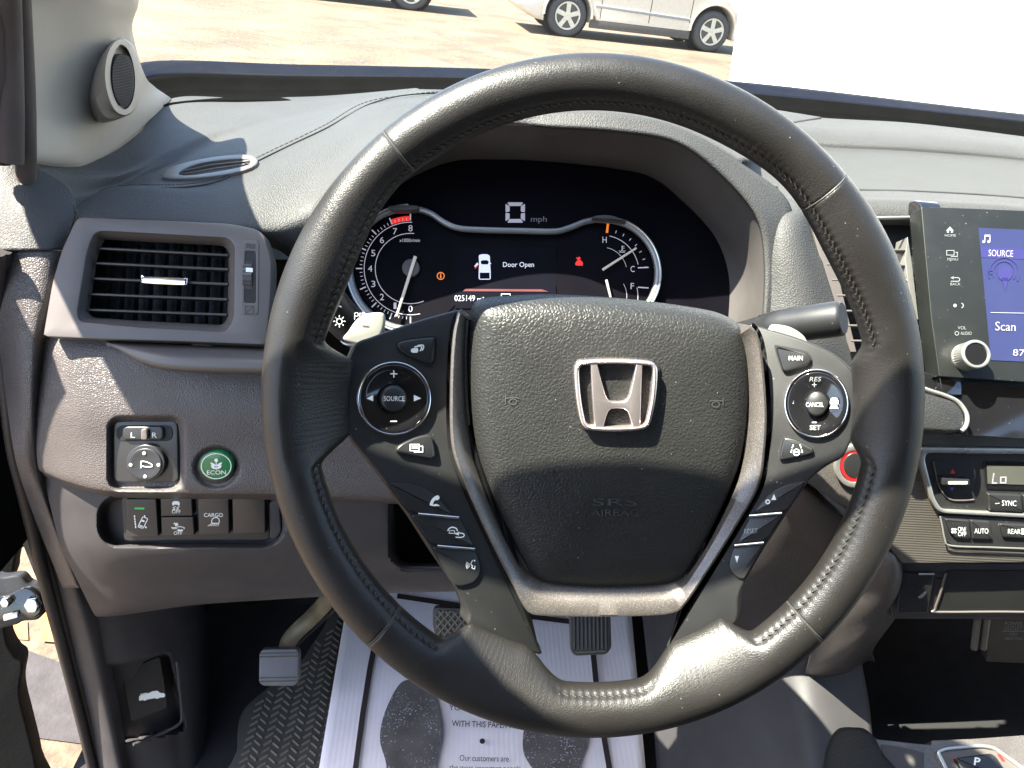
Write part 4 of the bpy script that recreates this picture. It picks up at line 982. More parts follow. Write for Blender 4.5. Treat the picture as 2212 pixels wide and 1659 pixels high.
ik.make('symbol', CL, M['gred2'] if 'gred2' in M else M['gscr'], gd, 0.0016)
Ink().line([(1313.5, 482), (1311, 503)], 5).make('hot_mark', CL, M['gorange'], gd, 0.0018)
needle((1302, 582), (1375, 535), gd, 2.4, 1.8); needle((1310, 604), (1320, 645), gd, 2.4, 2)
dp_ = plate('display', rnd([(983, 531), (1201, 534), (1201, 668), (983, 666)], 3), CL, M['panel'], cl, h=0.0012, t=0.003, bev=0)
ik = Ink().text('Door Open', 1120, 573, 67, 14, bold=0.02).make('message', CL, M['gtext'], dp_, 0.0018)
ik = Ink().poly(rnd([(1034, 551), (1041, 549), (1052, 549), (1058, 552), (1059, 570), (1060, 588), (1060, 604), (1034, 604), (1034, 588), (1035, 570)], 4))
ik.poly([(1059, 567), (1062, 570), (1058, 570)]).poly([(1031, 567), (1024, 575), (1027, 577), (1034, 571)])
ik.make('truck_picture', CL, M['gcar'], dp_, 0.0018)
ik = Ink().poly(rnd([(1038, 565), (1042, 562), (1052, 562), (1056, 565), (1054, 571), (1040, 571)], 1.5)).poly([(1036.5, 589), (1057.5, 589), (1057.5, 602), (1036.5, 602)])
ik.make('truck_glass', CL, M['panel'], dp_, 0.0021)
Ink().poly([(1034, 571), (1028, 580), (1025, 580), (1029, 574)]).make('open_door_mark', CL, M['gred'], dp_, 0.0022)
Ink().poly([(1005, 624), (1170, 625), (1185, 630), (1000, 629)]).make('red_line', CL, M['gredd'], dp_, 0.0018)
Ink().text('025149', 1004, 644, 44, 12.5, bold=0.01).text('miles', 1044, 646, 26, 9).line([(1083, 640), (1083, 635), (1102, 635), (1102, 640)], 1.6).make('odometer', CL, M['gtext'], dp_, 0.0018)
# speed readout
ik = Ink()
for p in ([(1096, 437), (1130, 437), (1126, 445), (1100, 445)], [(1096, 481), (1130, 481), (1126, 473), (1100, 473)], [(1092, 440), (1101, 446), (1101, 457), (1092, 458.5)], [(1092, 478), (1101, 472), (1101, 461), (1092, 459.7)], [(1134, 440), (1125, 446), (1125, 457), (1134, 458.5)], [(1134, 478), (1125, 472), (1125, 461), (1134, 459.7)]): ik.poly(rnd(p, 2))
ik.make('speed_readout', CL, M['gseg'], cl, 0.0012)
Ink().text('mph', 1164, 475, 34, 16, bold=0).make('unit_lettering', CL, M['gdim'], cl, 0.0012)
ik = Ink().ring(952, 596, 7.5, 2, 7.5).disc(952, 592, 1.6).poly([(950.5, 594.5), (953.5, 594.5), (953.5, 601), (950.5, 601)]); ik.make('info_light', CL, M['gorange'], cl, 0.0012)
ik = Ink().disc(1251, 558, 3).poly(cr([(1244, 566), (1251, 561), (1258, 566), (1258, 573), (1244, 573)], 3)).line([(1245, 556), (1258, 574)], 2); ik.make('seat_belt_light', CL, M['gred'], cl, 0.0012)

# ---- stalks behind the wheel
ls = thing('headlight_stalk', 'black headlight stalk with white sun symbol behind the left rim', 'stalk', (740, 690, .56))
ax = [(700, 640, .515), (722, 668, .525), (752, 700, .54), (800, 735, .56), (900, 790, .62), (1000, 820, .66)]
tube('lever', [V(p) for p in ax], [0.0125, 0.0128, 0.0128, 0.0120, 0.011, 0.011], M['button'], ls, 24)
ring_c = V(ax[2]).lerp(V(ax[3]), 0.25)
tube('knob_ring', [ring_c, ring_c + (V(ax[3]) - V(ax[2])).normalized() * 0.0015], 0.0134, M['satin'], ls, 24)
LS = plane(735, 690, .512, 25, 0)
ik = Ink().ring(733, 694, 6, 1.6)
for k in range(8):
    a = math.pi / 4 * k; ik.line([(733 + 9 * math.cos(a), 694 + 9 * math.sin(a)), (733 + 13 * math.cos(a), 694 + 13 * math.sin(a))], 1.6)
ik.line([(726, 658), (737, 663)], 2.4).text('OFF', 776, 680, 22, 9, 8).line([(766, 676), (766, 690)], 1.4)
ik.make('symbol', LS, M['ink'], ls, 0.0002)
wp = thing('wiper_stalk', 'black wiper stalk with a blunt round end behind the right spoke', 'stalk', (1740, 700, .56))
wa = [(1560, 735, .63), (1640, 716, .595), (1672, 709, .582), (1676, 708, .581), (1700, 703, .575), (1750, 697, .563), (1800, 690, .552), (1815, 688, .549)]
tube('lever', [V(p) for p in wa], [0.0105, 0.0115, 0.0118, 0.0128, 0.0128, 0.0129, 0.0130, 0.0128], M['matt'], wp, 32)
e0 = V(wa[-1]); ed = (V(wa[-1]) - V(wa[-2])).normalized()
tube('end_cap', [e0 - ed * 0.0002, e0 + ed * 0.0010, e0 + ed * 0.0022], [0.0127, 0.0124, 0.0112], M['matt'], wp, 32)
for k in range(5):
    c_ = V(wa[1]).lerp(V(wa[2]), 0.15 + 0.17 * k); tube('grip_ring', [c_, c_ + ed * 0.0009], 0.0124, M['button'], wp, 28)

# ---- steering column shroud
cs = tube('column_shroud', [(1290, 900, .55), (1285, 960, .62), (1270, 1010, .70), (1262, 1060, .80)], [0.058, 0.062, 0.066, 0.07], M['matt'], None, 28, 1.15, Vector((1, 0, 0)))
tag(cs, 'black steering column shroud behind the wheel hub', 'column shroud')
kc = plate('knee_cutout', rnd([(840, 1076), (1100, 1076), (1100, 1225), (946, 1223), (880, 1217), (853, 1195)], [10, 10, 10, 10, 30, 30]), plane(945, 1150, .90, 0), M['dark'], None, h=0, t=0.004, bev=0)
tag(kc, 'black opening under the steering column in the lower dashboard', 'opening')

# ================================================================== STEERING WHEEL
TILT = 22
WP = plane(1279, 857, 0.440, TILT)
wcx, wcy = 1279.0, 857.0
sw_ = thing('steering_wheel', 'black leather steering wheel with chrome emblem and control buttons in front of the driver', 'steering wheel', WP.at(wcx, wcy, -0.05))
def gauss(t, c, w): d = (t - c + 180) % 360 - 180; return math.exp(-(d / w) ** 2)
def sstep(a, b, x):
    k = min(1, max(0, (x - a) / (b - a))); return k * k * (3 - 2 * k)
def thick(t): return 110 + 21 * gauss(t, 157, 14) + 12 * gauss(t, 28, 13) - 8 * gauss(t, 133, 10) - 8 * gauss(t, 47, 10) + 8 * gauss(t, 270, 40)
def win(t, a, b, s): return sstep(a - s, a + s, t) * (1 - sstep(b - s, b + s, t))
def flare(t):
    t = t % 360
    if t < 90: t += 360
    return 62 * win(t, 171, 191.5, 2.6) + 24 * win(t, 348.5, 368.5, 2.6) + 56 * sstep(236.5, 242.5, t) * (1 - sstep(254.5, 265, t)) + 54 * sstep(279.5, 290, t) * (1 - sstep(300.5, 305.5, t))
SEAMS = (129.3, 40.5, 226.5, 314.5)
mppx = 0.440 / FPX
NT, NS = 1440, 48
vs = []; rim_c = []
for i in range(NT):
    t = 360 * i / NT; a = rad(t); T = thick(t)
    c = WP.at(wcx + (712 - T / 2) * math.cos(a), wcy - (735 - T / 2) * math.sin(a))
    ctr = WP.at(wcx, wcy); e = (c - ctr).normalized(); r = T / 2 * mppx; fl_ = flare(t)
    g_ = min(abs((t - s + 180) % 360 - 180) for s in SEAMS)
    sm = 1 - 0.055 * math.exp(-(g_ / 0.22) ** 2)
    puck = 0.5 + 0.5 * math.cos(2 * math.pi * t / 1.5)
    on = max(0, 1 - fl_ / 20)
    for k in range(NS):
        p = 2 * math.pi * k / NS; pd = math.degrees(p)
        rr = r * sm
        dgr = (pd - 152)
        rr *= 1 - on * (0.075 * math.exp(-(dgr / 5) ** 2)) - on * 0.022 * puck * math.exp(-((dgr + 0) / 14) ** 2)
        rr *= 1 + 0.0025 * fl_ / 60 * (math.sin(t * 7.3 + 4 * math.sin(p * 2 + t * .6)) + math.sin(t * 11.9 + 5 * math.sin(p * 3.1 + t * .37))) * (math.cos(p) < 0)
        u, v = math.cos(p) * rr, math.sin(p) * rr
        if u < 0:
            kk = -math.cos(p)
            u *= 1 + fl_ * mppx / r
            v = v * (1 - 0.25 * fl_ / 60 * kk) - (0.019 if (t < 200 or t > 340) else 0.011) * fl_ / 60 * kk ** 1.5
        vs.append(c + e * u + WP.n * v)
    rim_c.append((c, e, r))
fs = [(i * NS + k, i * NS + (k + 1) % NS, ((i + 1) % NT) * NS + (k + 1) % NS, ((i + 1) % NT) * NS + k) for i in range(NT) for k in range(NS)]
rim = obj('rim', *fixn(vs, fs), M['rim'], sw_, 60)
stt = []; runs = []
for i in range(0, NT, 6):
    t = 360 * i / NT
    if flare(t) > 14:
        if stt: runs.append(stt); stt = []
        continue
    c, e, r = rim_c[i]; c2, e2, r2 = rim_c[(i + 4) % NT]
    def q(c, e, r, pd): return c + e * (math.cos(rad(pd)) * r * 0.965) + WP.n * (math.sin(rad(pd)) * r * 0.965)
    stt.append(tube_mesh([q(c, e, r, 157) , q(c, e, r, 152) + WP.n * 0.0003 - e * 0.0003, q(c2, e2, r2, 147)], 0.00042, 5))
runs[0] = stt + runs[0] if stt else runs[0]
for r_ in runs: obj('stitching', *joinm(r_), M['stitch'], rim, 45)
for s in SEAMS:
    i = int(s / 360 * NT); c, e, r = rim_c[i]
    P_ = [c + e * math.cos(a) * r * 0.95 + WP.n * math.sin(a) * r * 0.95 for a in np.linspace(-0.6, math.pi + 0.6, 30)]
    tube('seam', P_, 0.00075, M['rimseam'], rim, 6)

# spokes and control pods
def on3(pts_h):
    return plane3(*[WP.at(x, y, h) for x, y, h in pts_h])
LP = on3(((740, 860, -.018), (985, 700, -.046), (1100, 1380, -.024)))
RP = on3(((1860, 870, -.018), (1630, 740, -.046), (1510, 1380, -.024)))
lo = cr([(772, 739), (800, 728), (830, 717), (862, 706), (905, 692), (950, 679), (996, 669), (983, 690), (974, 750), (970, 850), (972, 950), (987, 1012), (1029, 1110), (1074, 1205), (1109, 1272), (1135, 1335), (1172, 1411), (1130, 1401), (1080, 1384), (1040, 1366), (1012, 1350), (1012, 1325), (998, 1290), (978, 1256), (940, 1200), (895, 1130), (862, 1084), (836, 1046), (808, 1010), (782, 977), (760, 950), (743, 918), (734, 880), (733, 845), (740, 810), (752, 780), (760, 760)], 4)
spl = plate('spoke', lo, LP, M['matt'], sw_, h=0.0, t=0.022, bev=6)
ro = cr([(1622, 700), (1668, 713), (1712, 726), (1753, 741), (1803, 765), (1837, 795), (1857, 831), (1865, 872), (1855, 919), (1836, 958), (1820, 988), (1787, 1006), (1750, 1036), (1722, 1075), (1690, 1125), (1650, 1186), (1612, 1252), (1596, 1290), (1590, 1345), (1550, 1360), (1500, 1380), (1440, 1401), (1458, 1360), (1484, 1308), (1532, 1238), (1597, 1135), (1644, 1050), (1658, 960), (1660, 880), (1652, 780), (1642, 730), (1630, 708)], 4)
spr = plate('spoke', ro, RP, M['matt'], sw_, h=0.0, t=0.022, bev=6)
# hub body behind
plate('hub', cr([(1040, 700), (1280, 665), (1560, 700), (1625, 860), (1570, 1080), (1480, 1290), (1280, 1325), (1130, 1290), (1040, 1060), (1000, 860)], 8), WP, M['matt'], sw_, h=-0.058, t=0.05, bev=10)
# gunmetal surround
HP = shift(WP, -0.038)
to = cr([(1000, 668), (984, 690), (975, 750), (971, 850), (973, 950), (988, 1012), (1030, 1110), (1075, 1205), (1110, 1272), (1130, 1312), (1150, 1330), (1210, 1334), (1300, 1335), (1400, 1333), (1455, 1327), (1482, 1308), (1530, 1238), (1595, 1135), (1642, 1050), (1656, 960), (1658, 880), (1650, 780), (1638, 722), (1612, 698), (1570, 692), (1450, 690), (1280, 676), (1120, 668)], 5)
ti = cr([(1022, 672), (1014, 700), (1011, 770), (1013, 860), (1020, 930), (1034, 990), (1066, 1075), (1108, 1165), (1140, 1222), (1160, 1243), (1200, 1252), (1300, 1257), (1410, 1253), (1455, 1243), (1480, 1222), (1528, 1140), (1585, 1010), (1600, 940), (1606, 870), (1602, 790), (1590, 735), (1562, 712), (1450, 706), (1280, 694), (1120, 690)], 5)
frame('surround', to, ti, HP, M['gun'], sw_, h=0.012, t=0.03, bev=7, N=260, c=(1310, 930), h_in=0.0, crown=0.003, skip=(218.5, 324))
# airbag cover
pc = (1312, 925)
pad_o = polar(cr([(1046, 649), (1100, 643), (1200, 640), (1350, 649), (1500, 669), (1556, 684), (1586, 706), (1600, 750), (1605, 810), (1604, 880), (1596, 950), (1580, 1014), (1540, 1110), (1502, 1180), (1474, 1225), (1446, 1244), (1400, 1251), (1300, 1254), (1205, 1249), (1164, 1239), (1142, 1216), (1110, 1160), (1072, 1080), (1042, 1000), (1026, 930), (1017, 860), (1014, 770), (1018, 700), (1028, 662)], 6), pc, 240)
pad_o = [(pc[0] + (x - pc[0]) * 1.02, pc[1] + (y - pc[1]) * 1.015) for x, y in pad_o]
def padh(q): return 0.004 + 0.018 * (1 - q ** 14) ** 0.6 + 0.007 * (1 - q ** 2)
PB = shift(WP, -0.050)
R_ = [[PB.at(x, y, -0.012) for x, y in pad_o]]
for q_ in (1.0, .998, .99, .975, .955, .93, .90, .86, .80, .70, .58, .45, .3, .15):
    R_.append([PB.at(pc[0] + (x - pc[0]) * q_, pc[1] + (y - pc[1]) * q_, 0) + WP.n * padh(q_) for x, y in pad_o])
vs, fs = fixn(*rings_mesh(R_, True, False, PB.at(*pc, 0) + WP.n * padh(0)))
pad = obj('airbag_cover', vs, fs, M['pad'], sw_, 60)
pr_ = [math.hypot(x - pc[0], y - pc[1]) for x, y in pad_o]
from mathutils.bvhtree import BVHTree
pad_bvh = BVHTree.FromPolygons([tuple(v) for v in vs], fs)
def onpad(lift):
    def f(x, y):
        hit = pad_bvh.ray_cast(CAM, ray(x, y).normalized())
        if hit[0] is not None: return hit[0] - ray(x, y).normalized() * lift
        a = math.atan2(y - pc[1], x - pc[0]) % (2 * math.pi); q_ = math.hypot(x - pc[0], y - pc[1]) / pr_[int(a / (2 * math.pi) * 240) % 240]
        return PB.at(x, y, padh(min(1, q_)) + lift)
    return f
M['emboss'] = mat('embossed_vinyl', (0.060, 0.060, 0.058), 0.28, var=0.05)  # pale offset copy paints the lit edge of the embossing
M['embossd'] = mat('embossed_groove', (0.006, 0.006, 0.006), 0.5, var=0.05)  # dark copy paints the shaded edge of the embossing
def horn(cx, cy, s_):
    ik = Ink().line([(cx - 14 * s_, cy - 10), (cx - 14 * s_, cy + 6)], 2)
    ik.line(cr([(cx - 14 * s_, cy - 3), (cx + 2 * s_, cy - 5), (cx + 13 * s_, cy - 4), (cx + 15 * s_, cy - 2)], 4, False), 2)
    ik.line(ellp(cx + 2 * s_, cy + 4, 8, 6, 18), 2, True); return ik
for cx, s_ in ((1105, 1), (1547, -1)):
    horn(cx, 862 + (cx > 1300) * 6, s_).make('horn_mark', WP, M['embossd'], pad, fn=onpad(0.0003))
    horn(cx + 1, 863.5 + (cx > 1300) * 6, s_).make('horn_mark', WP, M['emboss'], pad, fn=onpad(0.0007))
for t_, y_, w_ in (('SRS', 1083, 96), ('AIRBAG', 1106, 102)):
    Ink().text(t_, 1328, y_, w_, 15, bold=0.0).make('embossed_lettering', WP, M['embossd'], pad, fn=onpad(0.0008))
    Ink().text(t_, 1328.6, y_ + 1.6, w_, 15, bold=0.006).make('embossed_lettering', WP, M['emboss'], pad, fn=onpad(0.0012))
# emblem
EP = shift(WP, -0.050 + padh(0.1))
eo = cr([(1262, 779), (1332, 776), (1400, 780), (1416, 787), (1421, 804), (1417, 860), (1408, 905), (1402, 920), (1386, 929), (1330, 933), (1276, 930), (1260, 921), (1253, 905), (1245, 860), (1241, 804), (1246, 787)], 5)
em = plate('emblem', [(1276, 786), (1290, 786), (1299, 822), (1308, 853), (1313, 863), (1321, 868), (1335, 869), (1349, 868), (1356, 863), (1361, 853), (1368, 822), (1375, 786), (1388, 786), (1386, 830), (1383, 922), (1367, 922), (1361, 902), (1356, 889), (1348, 883), (1334, 882), (1321, 883), (1314, 889), (1309, 902), (1304, 922), (1285, 922), (1280, 860)], EP, M['emblem'], pad, h=0.006, t=0.007, bev=2.6, smooth=28)
frame('emblem_ring', eo, inset(eo, 10.5), EP, M['emblem'], pad, h=0.006, t=0.008, bev=3.2, N=140, c=(1331, 855), crown=0.0008)
plate('emblem_bed', inset(eo, -5), EP, M['pad'], pad, h=0.0004, t=0.004, bev=2)

# buttons of the left pod
def btn(name, pts, pl, h=0.0035, r=None, m='button', bev=5, par=sw_):
    plate('gap', inset(pts, -2.6), pl, M['dark'], par, h=0.0004, t=0.002, bev=0)
    return plate(name, pts, pl, M[m], par, h=h, t=0.006, bev=bev, smooth=50)
b = btn('button', cr([(859, 746), (866, 738), (893, 732.5), (934, 728.5), (941, 734), (941, 756), (939, 776), (933, 785), (924, 785), (887, 770.5), (864, 755)], 4), LP)
ik = Ink().poly(rnd([(889, 753), (902, 751), (904, 757), (902, 762), (890, 762), (887, 758)], 2.5))
for k in (0, 1): ik.line(cr([(895 + k * 7, 749.5 - k * 3), (908 + k * 5, 747.5 - k * 2), (910.5 + k * 4.5, 752 - k * 2), (907.5 + k * 4.5, 758.5 - k * 1.5)], 3, False), 2.6)
ik.make('symbol', LP, M['ink'], b, 0.0041)
b = btn('button', cr([(856, 972), (866, 960), (893, 946.5), (919, 939.5), (929, 941), (935, 950), (941, 982), (936, 990), (926, 991), (880, 982.5), (862, 979)], 4), LP)
ik = Ink().line([(886, 960), (905.5, 960), (905.5, 973.5), (886, 973.5)], 2, True).line([(889, 964), (902.5, 964)], 2).line([(889, 968), (902.5, 968)], 2)
ik.line([(908, 964), (913, 964), (913, 976.5), (895, 976.5), (895, 974)], 2); ik.make('symbol', LP, M['ink'], b, 0.0041)
def ringpad(c, rx, ry, pl, kr):
    frame('chrome_ring', ellp(c[0], c[1], rx, ry, 80), ellp(c[0], c[1], rx - 4.5, ry - 4.5, 80), pl, M['chrome'], sw_, h=0.0035, t=0.006, bev=1.6, N=100, c=c)
    k = ellp(c[0], c[1], rx - 5, ry - 5, 64)
    d = plate('toggle_ring', k, pl, M['gloss'], sw_, h=0.0035, t=0.006, bev=4, dome=-0.0035, pw=1.6, smooth=50)
    b = plate('centre_knob', ellp(c[0], c[1], kr[0], kr[1], 40), pl, M['button'], sw_, h=0.006, t=0.010, bev=6, dome=0.0008, smooth=50)
    return d, b
d, b = ringpad((851, 861), 80, 80, LP, (28, 29))
Ink().text('SOURCE', 851.5, 861, 45, 10.5, 1, bold=0.01).make('lettering', LP, M['ink'], b, 0.0074)
ik = Ink().line([(843, 807.5), (858.5, 807.5)], 2.2).line([(850.7, 800), (850.7, 815.5)], 2.2).line([(843, 910), (857.5, 910)], 2.2)
ik.poly([(792, 860.5), (806, 853), (806, 867)]).poly([(910, 860.5), (894, 853), (894, 867)]); ik.make('symbol', LP, M['ink'], d, 0.0042)
# lower left rocker
def rocker(name, pts, pl):
    plate('gap', inset(pts, -3), pl, M['dark'], sw_, h=0.0003, t=0.002, bev=0)
    return plate(name, pts, pl, M['button'], sw_, h=0.0022, t=0.005, bev=3, smooth=28)
k1 = rocker('button', rnd([(838, 1043), (880, 1045), (918, 1054), (948, 1076), (972, 1104), (978, 1114), (900, 1107), (878, 1100)], [4, 8, 20, 20, 20, 3, 10, 14]), LP)
k2 = rocker('button', rnd([(888, 1113), (905, 1112), (994, 1122), (1016, 1164), (1024, 1180), (945, 1176), (928, 1172)], [10, 6, 4, 20, 4, 8, 10]), LP)
k3 = rocker('button', rnd([(934, 1182), (946, 1182), (1027, 1190), (1037, 1220), (1038, 1238), (1026, 1258), (1000, 1266), (984, 1265), (976, 1253)], [10, 6, 4, 16, 14, 14, 14, 6, 8]), LP)
for a_, b_ in (((903, 1110.5), (991, 1118)), ((944, 1179.5), (1025, 1186))):
    tube('chrome_bar', [LP.at(*a_, 0.003), LP.at(*b_, 0.003)], 0.0010, M['chrome'], sw_, 10)
ik = Ink().poly(cr([(948, 1071), (942, 1071), (933, 1078), (928, 1090), (932, 1092), (935, 1090), (937, 1084), (941, 1080), (944, 1081), (949, 1077)], 3)).poly(cr([(934, 1091), (942, 1088.5), (948, 1091), (949, 1093), (933, 1093)], 3)); ik.make('symbol', LP, M['ink'], k1, 0.0028)
ik = Ink().line(cr([(967, 1147), (971, 1141), (978, 1139), (986, 1142), (988, 1147)], 3, False), 2.6).line([(970, 1152), (983, 1152), (981, 1146), (972, 1146)], 1.4, True)
ik.line(cr([(985, 1152), (998, 1152), (1003, 1156), (998, 1160.5), (984, 1160.5)], 3, False), 2.2).poly([(982, 1153), (992, 1148), (991, 1157)]); ik.make('symbol', LP, M['ink'], k2, 0.0028)
ik = Ink().disc(1025, 1211, 2).line(cr([(1021, 1210), (1017, 1219), (1021, 1222), (1019, 1226), (1025, 1229), (1026, 1222)], 3, False), 1.7)
for k in range(3): ik.ring(1018, 1221, 5 + k * 3, 1.2, 6 + k * 3, 8, 140, 220)
ik.make('symbol', LP, M['ink'], k3, 0.0028)
# right pod
b = btn('button', cr([(1676, 752), (1683, 749), (1736, 760), (1748, 767), (1753, 776), (1749, 785), (1736, 791.5), (1703, 802.5), (1692, 800), (1686, 787)], 4), RP)
Ink().text('MAIN', 1719, 773.5, 30, 9.5, bold=0.02).make('lettering', RP, M['ink'], b, 0.0041)
b = btn('button', cr([(1684, 986), (1691, 950), (1699, 945), (1719, 949), (1752, 965.5), (1757, 973), (1752, 981), (1702, 992), (1688, 993)], 4), RP)
ik = Ink().line([(1714, 960), (1711, 968)], 2).line([(1710.5, 971), (1708.5, 978)], 2).line([(1728, 960), (1730.5, 968)], 2).line([(1731.5, 971), (1733.5, 978)], 2).ring(1720.5, 977, 6.5, 2).line([(1714.5, 977), (1726.5, 977)], 2)
ik.make('symbol', RP, M['ink'], b, 0.0041)
d, b = ringpad((1764.5, 872), 70, 75, RP, (24, 27))
Ink().text('CANCEL', 1760, 874, 38, 9.5, 0, bold=0.01).make('lettering', RP, M['ink'], b, 0.0074)
ik = Ink().text('SET', 1761, 923.5, 23, 10, bold=0.015).line([(1754, 912.5), (1764, 912.5)], 2)
ik.poly(rnd([(1793, 866), (1796, 859.5), (1808, 859.5), (1811, 866), (1811, 873), (1793, 873)], 2)).poly([(1795, 876), (1808, 876), (1809, 878.5), (1794, 878.5)]).poly([(1793, 880), (1810, 880), (1811.5, 882.5), (1792, 882.5)])
ik.make('symbol', RP, M['ink'], d, 0.0042)
Ink().text('RES', 1761.5, 819, 24, 9.5, shear=0.25).line([(1754, 831), (1764, 831)], 1.8).line([(1759, 826), (1759, 836)], 1.8).make('lettering', RP, M['inkdim'], d, 0.0043)
k1 = rocker('button', rnd([(1741, 1040), (1704, 1045), (1670, 1061), (1646, 1083), (1626, 1109), (1690, 1104), (1702, 1100)], [4, 16, 20, 20, 4, 8, 10]), RP)
k2 = rocker('button', rnd([(1620, 1118), (1608, 1142), (1593, 1174), (1648, 1168), (1660, 1160), (1690, 1112)], [4, 8, 4, 8, 8, 5]), RP)
k3 = rocker('button', rnd([(1586, 1182), (1576, 1208), (1575, 1230), (1592, 1248), (1607, 1252), (1620, 1230), (1650, 1176)], [5, 14, 14, 14, 6, 8, 5]), RP)
for a_, b_ in (((1619, 1114.5), (1689, 1108.5)), ((1587, 1178.5), (1650, 1172.5))):
    tube('chrome_bar', [RP.at(*a_, 0.003), RP.at(*b_, 0.003)], 0.0010, M['chrome'], sw_, 10)
ik = Ink().ring(1658.5, 1084, 4, 2.6).poly([(1672, 1067), (1677, 1080), (1666, 1080)]); ik.make('symbol', RP, M['ink'], k1, 0.0028)
Ink().text('RESET', 1622, 1147, 29, 10, -2).make('lettering', RP, M['inkmid'], k2, 0.0030)
Ink().poly([(1587, 1201), (1596.5, 1201), (1592, 1216)]).make('symbol', RP, M['ink'], k3, 0.0028)
# shift paddles behind the spokes
PD = shift(WP, -0.045)
pdl = plate('shift_paddle', cr([(742, 735), (752, 715), (769, 691), (788, 679), (806, 676), (823, 677), (829, 686), (829, 702), (822, 722), (800, 745)], 4), PD, M['shine'], sw_, h=0.0, t=0.006, bev=5)
Ink().line([(783, 704), (797, 705)], 2.4).make('symbol', PD, M['bezel'], pdl, 0.0003)
plate('shift_paddle', cr([(1650, 740), (1666, 712), (1672, 703), (1684, 702), (1706, 706), (1728, 718), (1742, 733), (1745, 760)], 4), PD, M['shine'], sw_, h=0.0, t=0.006, bev=4)

# ================================================================== CENTRE STACK
cv = thing('centre_vent', 'silver framed centre air vent half hidden by the right rim', 'air vent', (1870, 610, .72))
CV = plane3((1745, 480, .728), (1985, 470, .735), (1870, 745, .722))
plate('duct', [(1752, 470), (1990, 462), (2000, 760), (1836, 760)], shift(CV, -0.03), M['dark'], cv, h=0, t=0.004, bev=0)
tube('frame_edge', cr([CV.at(1748, 488, 0.006), CV.at(1760, 530, 0.008), CV.at(1783, 600, 0.008), CV.at(1806, 670, 0.008), CV.at(1832, 748, 0.006)], 4, False), 0.0026, M['satin'], cv, 10)
plate('frame_side', [(1752, 484), (1760, 484), (1812, 600), (1850, 760), (1838, 760), (1800, 660)], CV, M['bezel'], cv, h=0.0, t=0.03, bev=1)
tube('frame_edge', [CV.at(1870, 471, 0.008), CV.at(1962, 470, 0.008)], 0.0016, M['satin'], cv, 10)
plate('frame_side', [(1961, 512), (1955, 560), (1960, 600), (1976, 690), (1984, 690), (1970, 570)], CV, M['satin'], cv, h=0.001, t=0.02, bev=1)
for yy, x0, x1 in ((540, 1775, 1961), (573, 1786, 1966), (606.5, 1797, 1970), (640, 1808, 1974), (673.5, 1818, 1978), (705, 1828, 1984), (738, 1838, 1990)):
    slat('slat', (x0, yy - 2), (x1, yy), CV, M['slatlit'] if 'slatlit' in M else M['bezel'], cv, w=0.012, t=0.0010)
ts = thing('touchscreen', 'glossy black touchscreen unit with a lit blue display and chrome knob', 'touchscreen', (2110, 640, .68))
TS = plane3((1992, 448, .690), (2212, 458, .690), (2030, 815, .668))
plate('screen_glass', rnd([(1990, 446), (2400, 462), (2420, 840), (2212, 825), (2029, 813), (2012, 690), (2000, 560)], [5, 5, 5, 0, 3, 0, 0]), TS, M['scrglass'] if 'scrglass' in M else M['gloss'], ts, h=0.004, t=0.02, bev=2)
plate('side_bevel', cr([(1961, 441), (1988, 441), (1995, 500), (2003, 580), (2014, 690), (2024, 770), (2033, 852), (2004, 840), (1994, 780), (1984, 690), (1973, 590), (1966, 510)], 4), plane3((1961, 441, .71), (1995, 441, .690), (2030, 840, .670)), M['gloss'], ts, h=0.0, t=0.02, bev=4)
tube('edge_trim', cr([TS.at(1962, 440, 0.003), TS.at(1992, 441, 0.007), TS.at(2100, 444, 0.007), TS.at(2420, 458, 0.007)], 4, False), 0.0017, M['chrome'], ts, 10)
lcd = plate('display', [(2114, 492), (2400, 504), (2400, 790), (2141, 778)], TS, M['gblue'], ts, h=0.0046, t=0.002, bev=0)
Ink().poly([(2118, 534), (2400, 546), (2400, 568), (2120, 556)]).make('source_bar', TS, M['gblue2'], lcd, 0.0049)
ik = Ink().text('SOURCE', 2162, 547, 53, 14, 2).text('Scan', 2172, 705, 44, 19, 2).text('87.9', 2210, 762, 44, 14, 2)
ik.disc(2125, 522, 3.2).disc(2136, 522, 3.2).line([(2127.5, 522), (2127.5, 508)], 2).line([(2138.5, 522), (2138.5, 508)], 2).line([(2126.5, 509), (2139.5, 509)], 4)
ik.line([(2140, 675), (2400, 680)], 1.2)
ik.make('lettering', TS, M['gscr'], lcd, 0.0052)
ik = Ink().disc(2171, 590, 16, 17).poly([(2164, 600), (2178, 600), (2172, 630)]).ring(2169, 590, 24, 2.5, 26, 20, -30, 200).ring(2169, 590, 33, 3, 34, 24, -30, 200).text('F', 2140, 592, 10, 18)
ik.make('radio_emblem', TS, M['gblue2'], lcd, 0.0052)
ik = Ink().poly([(2043, 499), (2052, 489), (2061, 499), (2058.5, 499), (2058.5, 503), (2054, 503), (2054, 498), (2050, 498), (2050, 503), (2045.5, 503), (2045.5, 499)]).text('HOME', 2053, 508.5, 24, 6)
ik.line([(2045, 541), (2061, 541), (2061, 551), (2045, 551)], 1.6, True).line([(2064, 545), (2068, 545), (2068, 554), (2054, 554)], 1.6).text('MENU', 2058, 560, 23, 6)
ik.line(cr([(2056, 600), (2070, 600), (2073, 604), (2070, 607.5), (2054, 607.5)], 3, False), 1.8).poly([(2053, 600), (2060, 596.5), (2060, 603.5)]).text('BACK', 2064, 613.5, 22, 6)
ik.disc(2063, 660, 4).ring(2076, 660, 5, 2.2, 5, 12, -80, 80).text('VOL', 2078, 708, 18, 7).text('AUDIO', 2087, 720, 24, 7).ring(2067, 720, 4, 1.4)
ik.make('key_lettering', TS, M['inkdim'], ts, 0.0046)
